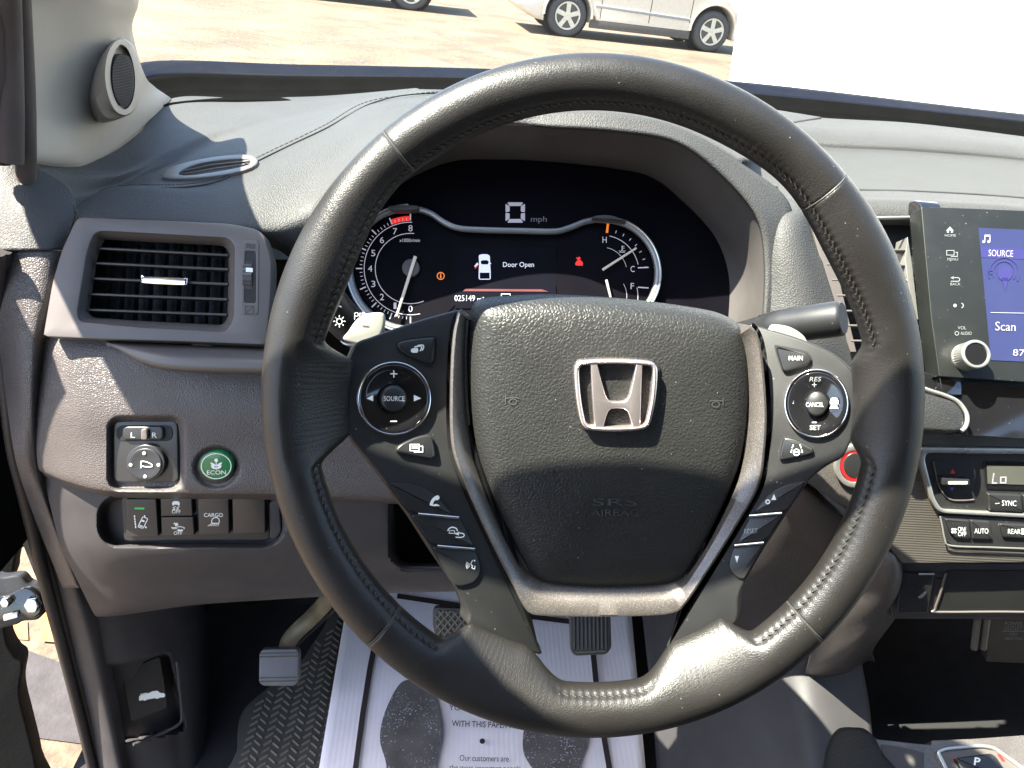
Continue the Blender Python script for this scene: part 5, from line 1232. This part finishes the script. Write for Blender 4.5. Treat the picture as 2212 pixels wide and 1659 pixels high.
kb = thing('volume_knob', 'knurled chrome volume knob standing on the touchscreen face', 'knob', (2095, 765, .66))
KA, KB_ = TS.at(2079, 775, 0.004), TS.at(2111, 762, 0.004)
ka0 = TS.at(2084, 772, 0.004); kn = TS.n; rk = 30 / FPX * .665
tip = ka0 + kn * 0.017
def circ(c, r, n=72, kn_=0): 
    u = (TS.at(2200, 775, 0.004) - ka0).normalized(); v = kn.cross(u)
    return [c + (u * math.cos(2 * math.pi * k / n) + v * math.sin(2 * math.pi * k / n)) * (r - (0.00045 if kn_ and k % 2 else 0)) for k in range(n)]
R_ = [circ(ka0, rk * 1.0), circ(ka0 + kn * 0.002, rk), circ(ka0 + kn * 0.002, rk, 72, 1), circ(ka0 + kn * 0.013, rk, 72, 1), circ(ka0 + kn * 0.014, rk * 1.01), circ(ka0 + kn * 0.0165, rk * 1.01), circ(tip, rk * 0.95), circ(tip, rk * 0.82), circ(tip - kn * 0.002, rk * 0.78)]
obj('body', *fixn(*rings_mesh(R_, True, True)), M['satin'], kb, 30)
obj('cap', *fixn(*rings_mesh([circ(tip - kn * 0.003, rk * 0.77), circ(tip - kn * 0.001, rk * 0.77), circ(tip - kn * 0.001, rk * 0.3)], True, True)), M['gloss'], kb, 30)
# gloss panel under the screen and padded grip
lp_ = plate('gloss_panel', [(1990, 800), (2028, 816), (2212, 828), (2450, 842), (2450, 960), (2000, 936)], plane3((2000, 830, .675), (2212, 830, .675), (2100, 935, .672)), M['gloss'], None, h=-0.001, t=0.01, bev=1.5)
tag(lp_, 'glossy black panel strip directly under the touchscreen', 'trim panel')
gp = thing('padded_trim', 'black leather padded corner with silver edging below the touchscreen', 'trim panel', (2040, 890, .67))
GP = plane3((1996, 840, .672), (2085, 880, .668), (2040, 935, .664))
plate('pad', cr([(1930, 815), (1996, 846), (2036, 858), (2062, 868), (2078, 884), (2084, 902), (2082, 920), (2070, 931), (2000, 929), (1930, 925)], 5), GP, M['pad'], gp, h=0.008, t=0.02, bev=8)
tube('silver_edge', [GP.at(x, y, 0.007) for x, y in cr([(1930, 808), (1996, 839), (2038, 853), (2068, 867), (2085, 888), (2089, 906), (2085, 922), (2076, 931)], 6, False)], 0.0019, M['satin'], gp, 10)
# climate panel
CP = plane3((1760, 950, .700), (2212, 950, .690), (2050, 1200, .715))
cp_ = thing('climate_panel', 'ribbed grey climate control panel with small LCD and push buttons', 'control panel', (2100, 1060, .70))
plate('ribbed_plate', rnd([(1700, 925), (2450, 940), (2450, 1220), (2212, 1216), (1950, 1218), (1925, 1187), (1850, 1118), (1745, 1040), (1700, 1030)], 4), CP, M['gun_rib'], cp_, h=0.0, t=0.02, bev=4)
o1 = [(1990, 967), (2450, 972), (2450, 1128), (2212, 1118.5), (2040, 1109), (2024, 1102), (2010, 1078), (1997, 1034), (1986, 998)]
i1 = [(2002, 979), (2440, 984), (2440, 1119), (2212, 1111), (2042, 1103), (2031, 1096), (2020, 1077), (2008, 1034), (1998, 994)]
frame('silver_frame', rnd(o1, 6), rnd(i1, 7), CP, M['satin'], cp_, h=0.006, t=0.01, bev=2.5, N=420, c=(2080, 1045))
plate('face', rnd([(x, y) for x, y in i1], 6), CP, M['button'], cp_, h=0.001, t=0.004, bev=0)
plate('toggle_well', rnd([(2016, 993), (2101, 993), (2106, 1078), (2054, 1079), (2033, 1058)], [5, 6, 6, 10, 14]), CP, M['dark'], cp_, h=0.0016, t=0.002, bev=1)
tube('well_lip', [CP.at(x, y, 0.002) for x, y in cr([(2016, 996), (2022, 1025), (2031, 1055), (2050, 1077), (2075, 1081), (2104, 1079)], 4, False)], 0.0007, M['bezel'], cp_, 6)
tg = plate('temperature_toggle', rnd([(2034, 1032), (2095, 1036), (2096, 1048), (2036, 1048)], 2), CP, M['button'], cp_, h=0.010, t=0.008, bev=2)
Ink().poly(rnd([(2048, 1039.5), (2090, 1039.5), (2090, 1046), (2048, 1046)], 2)).make('mark', CP, M['ink'], tg, 0.0106)
Ink().poly([(2058, 1013), (2064, 1023), (2052, 1023)]).make('warm_mark', CP, M['gredd'], cp_, 0.002)
Ink().poly([(2051, 1053), (2062, 1053), (2056, 1060)]).make('cool_mark', CP, M['gblue2'], cp_, 0.002)
plate('lcd_surround', rnd([(2125, 994), (2450, 1002), (2450, 1066), (2130, 1057)], 6), CP, M['gloss'], cp_, h=0.002, t=0.003, bev=1)
lc = plate('lcd', [(2132, 1006), (2440, 1013), (2440, 1053), (2134, 1045)], CP, M['lcd'], cp_, h=0.0026, t=0.002, bev=0)
ik = Ink().line([(2147, 1022), (2145.5, 1032)], 3).line([(2145, 1033), (2144, 1043.5), (2154, 1043.5)], 3).line([(2162, 1031), (2173, 1031), (2172.5, 1043), (2161.5, 1043)], 3, True)
ik.make('lettering', CP, M['gscr'], lc, 0.003)
def cbtn(pts, name='button', r=3): return plate(name, rnd(pts, r), CP, M['button'], cp_, h=0.006, t=0.006, bev=3.5)
b = cbtn([(2135, 1067), (2207, 1070), (2210, 1106), (2138, 1103)])
Ink().text('SYNC', 2180, 1087, 31, 11.5, 1.5, bold=0.01).line([(2150, 1088), (2159, 1087)], 1.2).make('lettering', CP, M['ink'], b, 0.0066)
cbtn([(2211, 1070), (2300, 1073), (2300, 1110), (2214, 1106)])
o2 = [(2030, 1113), (2212, 1122), (2450, 1130), (2450, 1194), (2212, 1184), (2053, 1178), (2040, 1164)]
plate('lower_face', rnd(o2, [3, 0, 3, 3, 0, 10, 6]), CP, M['matt'], cp_, h=0.003, t=0.004, bev=2)
tube('well_lip', [CP.at(x, y, 0.0045) for x, y in cr([(2031, 1116), (2036, 1140), (2041, 1164), (2053, 1178.5), (2130, 1182), (2212, 1185), (2450, 1195)], 4, False)], 0.0008, M['satin'], cp_, 6)
b = cbtn([(2043, 1122), (2094, 1124.5), (2098, 1164.5), (2066, 1163), (2053, 1151)])
Ink().text('ON/', 2078, 1143, 18, 9.5, 1).text('OFF', 2078.5, 1153.5, 18, 9.5, 1).disc(2057.7, 1143.5, 2.5).disc(2063.5, 1143.5, 2.5).disc(2057.7, 1149.5, 2.5).disc(2063.5, 1149.5, 2.5).make('lettering', CP, M['ink'], b, 0.0066)
b = cbtn([(2097, 1124.5), (2139, 1127), (2145, 1166), (2101, 1164.5)])
Ink().text('AUTO', 2120, 1147, 30, 11, 1, bold=0.01).make('lettering', CP, M['ink'], b, 0.0066)
b = cbtn([(2161, 1132), (2300, 1138), (2300, 1168), (2168, 1161)])
ik = Ink().text('REAR', 2191, 1148, 27, 10.5, 1, bold=0.01)
for dx in (0, 7):
    for dy in (0, 7): ik.disc(2209 + dx, 1144.5 + dy, 3.4)
ik.make('lettering', CP, M['ink'], b, 0.0066)
# start button
SBt = plane3((1780, 1000, .692), (1850, 1000, .690), (1830, 1060, .696))
sbn = thing('start_button', 'red lit start button in a silver ring half hidden behind the right rim', 'button', (1835, 1012, .74))
plate('plate', cr([(1738, 1036), (1760, 1006), (1800, 985), (1860, 975), (1920, 980), (1930, 1060), (1880, 1125), (1840, 1104)], 5), SBt, M['gun'], sbn, h=-0.002, t=0.01, bev=3)
frame('silver_ring', ellp(1846, 1008, 42, 46), ellp(1846, 1008, 31, 34), SBt, M['satin'], sbn, h=0.003, t=0.006, bev=3, N=80, c=(1846, 1008))
frame('red_ring', ellp(1847, 1006, 31, 34), ellp(1847, 1006, 24, 27), SBt, M['redring'], sbn, h=0.002, t=0.004, bev=1, N=80, c=(1847, 1006))
plate('cap', ellp(1847, 1006, 24.5, 27.5), SBt, M['button'], sbn, h=0.003, t=0.006, bev=3)
# lower stack: seat heater, storage pocket, power outlet
LS_ = plane3((1930, 1225, .735), (2300, 1225, .725), (2100, 1335, .755))
lw = thing('lower_console', 'dark lower console strip with a storage pocket under the climate panel', 'console panel', (2080, 1280, .74))
plate('panel', rnd([(1905, 1218), (2450, 1219), (2450, 1350), (2212, 1338), (1930, 1338)], 3), LS_, M['lower'], lw, h=0.0, t=0.03, bev=4)
boxo('shelf', (0.75, 0.81, 0.785), 0.80, 0.32, 0.02, M['dark'], lw)  # hidden slab added to keep sun out of the storage recess
plate('pocket', rnd([(2046, 1232), (2450, 1236), (2450, 1330), (2020, 1318)], 6), LS_, M['dark'], lw, h=0.0012, t=0.002, bev=0.5)
tube('pocket_lip', [LS_.at(x, y, 0.002) for x, y in cr([(2044, 1238), (2030, 1285), (2020, 1316), (2030, 1322), (2212, 1322), (2450, 1332)], 4, False)], 0.0012, M['bezel'], lw, 6)
hs_ = thing('seat_heater_switch', 'black seat heater rocker with a small seat symbol beside the pocket', 'switch', (1980, 1280, .735))
hb = plate('rocker', rnd([(1945, 1240), (2019, 1240), (2004, 1324), (1938, 1325)], 4), LS_, M['button'], hs_, h=0.004, t=0.006, bev=3)
tube('highlight_bar', [LS_.at(1985, 1240, 0.004), LS_.at(2018, 1240, 0.004)], 0.0010, M['satin'], hs_, 8)  # bright metal strip along the top of the rocker
Ink().poly(cr([(1983, 1289), (1990, 1284), (1997, 1278), (2001, 1279), (1996, 1288), (1990, 1292), (1984, 1292)], 3)).make('symbol', LS_, M['inkdim'], hb, 0.0046)
PO = plane3((2080, 1345, .80), (2300, 1345, .80), (2200, 1440, .84))
pw = thing('power_outlet', 'dark panel lettered POWER OUTLET in the recess under the pocket', 'power outlet', (2180, 1370, .80))
pb = plate('panel', rnd([(2140, 1330), (2400, 1334), (2400, 1440), (2130, 1430)], 4), PO, M['matt'], pw, h=0, t=0.01, bev=2)
Ink().text('POWER', 2190, 1347, 38, 8.5).text('OUTLET', 2189, 1357, 40, 8.5).line([(2166, 1363.5), (2215, 1363.5)], 1.4).text('12V', 2190, 1370, 16, 6.5).text('180W MAX', 2190, 1379.5, 38, 6.5).make('lettering', PO, M['inkdim'], pb, 0.0006)
for x in (2112, 2132): tube('post', [PO.at(x, 1335, 0.004), PO.at(x - 8, 1400, 0.004)], 0.0035, M['bezel'], pw, 8)
# centre console
CC = Plane(W(2100, 1625, .80), Vector((-0.05, -0.45, 1)))
cc = thing('centre_console', 'brown grey centre console top at the lower right corner', 'console', (2080, 1620, .8))
plate('top', rnd([(1880, 1590), (1897, 1597), (1960, 1604), (2011, 1609), (2013, 1599), (2100, 1596), (2212, 1588), (2500, 1560), (2560, 1900), (1850, 1900)], 2), CC, M['console'] if 'console' in M else M['gun'], cc, h=0.0, t=0.03, bev=2)
plate('cup_well', rnd([(1902, 1607), (1950, 1614), (1996, 1626), (1997, 1700), (1930, 1720)], 5), CC, M['hood_in'], cc, h=0.0012, t=0.003, bev=0.5)
sf_ = thing('gear_selector', 'push button gear selector with a lit white P in a silver bezel', 'gear selector', (2110, 1640, .8))
so_ = rnd([(2021, 1622), (2042, 1613), (2122, 1606), (2150, 1611), (2260, 1690), (2290, 1800), (2120, 1800), (2060, 1700)], 10)
frame('bezel', so_, inset(so_, 8), CC, M['satin'], sf_, h=0.006, t=0.01, bev=3, N=200, c=(2130, 1680))
plate('face', inset(so_, 7), CC, M['bezel'], sf_, h=0.003, t=0.006, bev=0)
pbn = plate('park_button', rnd([(2063, 1637), (2141, 1627), (2152, 1634), (2190, 1690), (2100, 1700)], 5), CC, M['button'], sf_, h=0.008, t=0.008, bev=4)
Ink().text('P', 2111, 1645, 13, 17, 8, bold=0.03).make('lettering', CC, M['gtext'], pbn, 0.0086)
Ink().poly([(2060, 1637), (2066, 1636), (2074, 1652), (2068, 1653)]).poly([(2154, 1630), (2160, 1629), (2172, 1644), (2166, 1645)]).make('indicator', CC, M['gredm'] if 'gredm' in M else M['gred'], sf_, 0.0036)
# tunnel side, dark recess above the console, padded knee rest
tn = grid('tunnel_side', [
    [(1380, 1270, 1.25), (1480, 1280, 1.10), (1620, 1300, 1.0), (1730, 1320, .96), (1850, 1330, .97)],
    [(1395, 1400, 1.22), (1500, 1400, 1.07), (1640, 1400, .98), (1740, 1410, .94), (1860, 1420, .95)],
    [(1410, 1540, 1.16), (1530, 1540, 1.02), (1680, 1540, .93), (1760, 1540, .90), (1880, 1540, .92)],
    [(1425, 1760, 1.08), (1560, 1760, .95), (1720, 1760, .87), (1800, 1760, .84), (1900, 1760, .86)]], M['lower'], None, 8, 8)
tag(tn, 'dark purple grey side wall of the centre tunnel beside the paper mat', 'tunnel panel')
tube('tunnel_seam', cr([(1689, 1448, .966), (1696, 1500, .945), (1708, 1545, .926), (1735, 1625, .90), (1770, 1720, .872)], 6, False), 0.0010, M['inkdark'], tn, 6)
rc = grid('storage_recess', [[(1820, 1300, 1.06), (2050, 1300, 1.05), (2450, 1300, 1.04)], [(1800, 1450, 1.14), (2050, 1450, 1.12), (2450, 1450, 1.10)], [(1800, 1560, 1.06), (2050, 1560, 1.04), (2450, 1560, 1.0)], [(1830, 1630, .93), (2050, 1630, .92), (2450, 1610, .89)]], M['carpet'], None, 6, 6)
tag(rc, 'black open storage recess between console and lower dashboard', 'recess')
kn_ = thing('knee_rest', 'black padded knee rest with a sunlit top edge beside the console', 'knee rest', (1850, 1610, .80))
KR = plane3((1800, 1600, .80), (1900, 1600, .79), (1850, 1680, .76))
plate('pad', cr([(1775, 1700), (1779, 1640), (1790, 1595), (1806, 1572), (1822, 1566), (1845, 1566), (1868, 1569), (1890, 1588), (1908, 1622), (1940, 1660), (1960, 1720), (1900, 1780), (1800, 1780)], 5), KR, M['pad'], kn_, h=0.0, t=0.05, bev=16)

# ================================================================== FLOOR: mats and pedals
rm = thing('rubber_mat', 'black rubber floor mat with dusty herringbone ribs', 'floor mat', (600, 1560, 1.2))
RMp = shift(FZ, 0.004)
plate('base', cr([(512, 1760), (512, 1620), (520, 1545), (560, 1500), (640, 1440), (690, 1370), (760, 1290), (1000, 1280), (1200, 1500), (1200, 1760)], 5), RMp, M['rubber'], rm, h=0.0, t=0.006, bev=3)
hb_ = []
o0 = RMp.at(610, 1600); exm = (RMp.at(700, 1600) - RMp.at(520, 1600)).normalized(); eym = RMp.n.cross(exm)
lim = cr([(520, 1760), (520, 1625), (530, 1560), (570, 1508), (645, 1450), (694, 1380), (760, 1310), (790, 1310), (700, 1760)], 4)
def inside(p, poly):
    x, y = p; r_ = False
    for i in range(len(poly)):
        (x1, y1), (x2, y2) = poly[i - 1], poly[i]
        if (y1 > y) != (y2 > y) and x < (x2 - x1) * (y - y1) / (y2 - y1) + x1: r_ = not r_
    return r_
per = 0.0285
for ci in range(-6, 9):
    for ri in range(-14, 44):
        cx_ = ci * per; cy_ = ri * 0.0115 + (ci % 2) * 0.004
        for s_ in (-1, 1):
            a_ = o0 + exm * (cx_ + s_ * 0.0022) + eym * cy_; b_ = o0 + exm * (cx_ + s_ * 0.0125) + eym * (cy_ + 0.0078)
            u = unw((a_ + b_) / 2)
            if inside(u[:2], lim): hb_.append(tube_mesh([a_ + RMp.n * 0.0005, b_ + RMp.n * 0.0005], 0.0020, 6))
obj('herringbone_ribs', *joinm(hb_), M['matrib'], rm, 45)
pm = thing('paper_mat', 'white paper floor mat printed with shoe soles and slogans', 'paper mat', (1050, 1600, 1.2))
PM = shift(FZ, 0.012)
def paper_m():
    m = M['paper']; n, l = m.node_tree.nodes, m.node_tree.links
    tc = n.new('ShaderNodeTexCoord'); mp = n.new('ShaderNodeMapping'); mp.inputs['Rotation'].default_value = (0, 0, rad(-3)); l.new(tc.outputs['Object'], mp.inputs[0])
    wv = n.new('ShaderNodeTexWave'); wv.inputs['Scale'].default_value = 42; wv.inputs['Distortion'].default_value = 0.6; l.new(mp.outputs[0], wv.inputs['Vector'])
    b = n.new('ShaderNodeBump'); b.inputs['Strength'].default_value = 0.07; b.inputs['Distance'].default_value = 0.002
    l.new(wv.outputs['Fac'], b.inputs['Height']); l.new(b.outputs[0], n['Principled BSDF'].inputs['Normal'])
paper_m()
pv = []; NX, NY = 40, 60
for j in range(NY + 1):
    for i in range(NX + 1):
        u, v = i / NX, j / NY
        xl = 760 + (672 - 760) * v; xr = 1356 + (1404 - 1356) * v
        if v > 0.62: xr += 0
        x = xl + (xr - xl) * u; y = 1240 + 520 * v
        pv.append(PM.at(x, y, 0.003 * math.sin(u * 5 + v * 3) + 0.004 * max(0, 0.12 - v) * 8 + 0.001 * math.sin(u * 17 + 5 * v)))
pf_ = [(j * (NX + 1) + i, j * (NX + 1) + i + 1, (j + 1) * (NX + 1) + i + 1, (j + 1) * (NX + 1) + i) for j in range(NY) for i in range(NX)]
obj('sheet', pv, [f[::-1] for f in pf_], M['paper'], pm, 60, solid=0.0004)
PI_ = shift(PM, 0.0062)
ik = Ink().line([(858, 1287), (930, 1298), (1010, 1311), (1140, 1331), (1290, 1350)], 11).line([(812, 1380), (800, 1440), (784, 1540), (768, 1660), (755, 1760)], 12).line([(1280, 1395), (1290, 1500), (1306, 1600), (1320, 1680), (1330, 1760)], 12)
ik.make('border_line', PI_, M['print'], pm, 0)
ik = Ink().text('YOUR CAR IS PROTECTED', 1074, 1531, 208, 12, 1.5, bold=0.02).text('WITH THIS PAPER MAT', 1053, 1565, 154, 13, 2, bold=0.02).disc(1042, 1601, 6, 6).text('Our customers are', 1046, 1638, 106, 13, 1, bold=0.015).text('the most important people', 1048, 1660, 154, 13, 1, bold=0.015)
ik.make('lettering', PI_, M['print'], pm, 0.0002)
def sole_mat():
    m = mat('sole_print', (0.115, 0.10, 0.092), 0.85, var=0.3); n, l = m.node_tree.nodes, m.node_tree.links
    b = n['Principled BSDF']; src = b.inputs['Base Color'].links[0].from_socket
    tc = n.new('ShaderNodeTexCoord'); no = n.new('ShaderNodeTexNoise'); no.inputs['Scale'].default_value = 380; no.inputs['Detail'].default_value = 2; l.new(tc.outputs['Object'], no.inputs[0])
    n2 = n.new('ShaderNodeTexNoise'); n2.inputs['Scale'].default_value = 28; l.new(tc.outputs['Object'], n2.inputs[0])
    ad = n.new('ShaderNodeMath'); ad.operation = 'MULTIPLY_ADD'; ad.inputs[1].default_value = 0.35; l.new(n2.outputs[0], ad.inputs[0]); l.new(no.outputs[0], ad.inputs[2])
    mr = n.new('ShaderNodeMapRange'); l.new(ad.outputs[0], mr.inputs[0]); mr.inputs[1].default_value = 0.80; mr.inputs[2].default_value = 0.90
    mx = n.new('ShaderNodeMix'); mx.data_type = 'RGBA'; l.new(mr.outputs[0], mx.inputs[0]); l.new(src, mx.inputs[6]); mx.inputs[7].default_value = (0.5, 0.48, 0.5, 1)
    l.new(mx.outputs[2], b.inputs['Base Color']); return m
M['sole'] = sole_mat()
ik = Ink().poly(cr([(888, 1468), (922, 1468), (940, 1500), (953, 1560), (952, 1600), (942, 1640), (930, 1700), (850, 1700), (832, 1640), (821, 1600), (826, 1555), (846, 1505), (866, 1475)], 5))
ik.make('shoe_sole_print', PI_, M['sole'], pm, 0.0001); ik = Ink()
ik.poly(cr([(1145, 1540), (1215, 1530), (1255, 1555), (1268, 1600), (1256, 1640), (1236, 1700), (1180, 1700), (1150, 1660), (1131, 1625), (1131, 1580)], 5))
ik.make('shoe_sole_print', PI_, M['sole'], pm, 0.0001)
# pedals
pp = thing('parking_brake_pedal', 'small grey parking brake pedal with two pale ridges on a bent arm', 'pedal', (603, 1440, 1.10))
PP = plane(603, 1440, 1.10, 35, 5)
plate('pad', rnd([(566, 1403), (642, 1402), (646, 1412), (645, 1472), (636, 1482), (568, 1482), (559, 1474), (560, 1412)], 8), PP, M['pedal'], pp, h=0.0, t=0.014, bev=4)
for y in (1411, 1418.5, 1464, 1472):
    tube('ridge', [PP.at(561, y + 1, 0.0005), PP.at(645, y, 0.0005)], 0.0011, M['satin'] if False else M['matrib'], pp, 6)
tube('arm', [V(p) for p in cr([(618, 1420, 1.135), (622, 1390, 1.14), (640, 1365, 1.145), (672, 1335, 1.14), (700, 1305, 1.12), (735, 1265, 1.08), (780, 1220, 1.05)], 5, False)], 0.0125, M['arm'], pp, 10, 0.55)
tube('cable', [V(p) for p in cr([(640, 1392, 1.16), (690, 1345, 1.17), (740, 1298, 1.16), (800, 1240, 1.12)], 5, False)], 0.0035, M['seal'], pp, 8)
bp = thing('brake_pedal', 'brown black brake pedal with a diamond grid partly behind the left lower spoke', 'pedal', (985, 1350, 1.0))
BP = plane(985, 1345, 1.02, 30, 0)
bo2 = rnd([(935, 1312), (1080, 1318), (1086, 1400), (945, 1390), (934, 1350)], 10)
plate('pad', bo2, BP, M['rubber'], bp, h=0.0, t=0.012, bev=4)
dm = []
for i in range(-3, 14):
    for s_ in (-1, 1):
        P_ = []
        for t in np.linspace(0, 1, 24):
            y = 1316 + t * 74; x = 930 + i * 15 + s_ * t * 62 + (0 if s_ > 0 else 62)
            if inside((x, y), inset(bo2, 5)): P_.append(BP.at(x, y, 0.0008))
        if len(P_) > 2: dm.append(tube_mesh([P_[0], P_[-1]], 0.0014, 6))
obj('diamond_grid', *joinm(dm), M['matrib'], bp, 45)
tube('arm', [BP.at(1010, 1330, -0.012), BP.at(1030, 1250, -0.03), BP.at(1040, 1150, -0.05)], 0.010, M['matt'], bp, 10)
ap = thing('accelerator_pedal', 'dark accelerator pedal with vertical ribs below the hub', 'pedal', (1272, 1370, 1.05))
AP = plane(1272, 1370, 1.06, 35, 0)
plate('pad', rnd([(1229, 1300), (1318, 1300), (1321, 1400), (1310, 1414), (1242, 1417), (1232, 1406)], 8), AP, M['rubber'], ap, h=0.0, t=0.010, bev=4)
for i in range(9):
    x = 1240 + i * 8.6; tube('rib', [AP.at(x, 1304, 0.001), AP.at(x + 1.0, 1402, 0.001)], 0.0011, M['hood_in'], ap, 6)
tube('rib', [AP.at(1243, 1409, 0.001), AP.at(1310, 1406, 0.001)], 0.0012, M['matrib'], ap, 6)
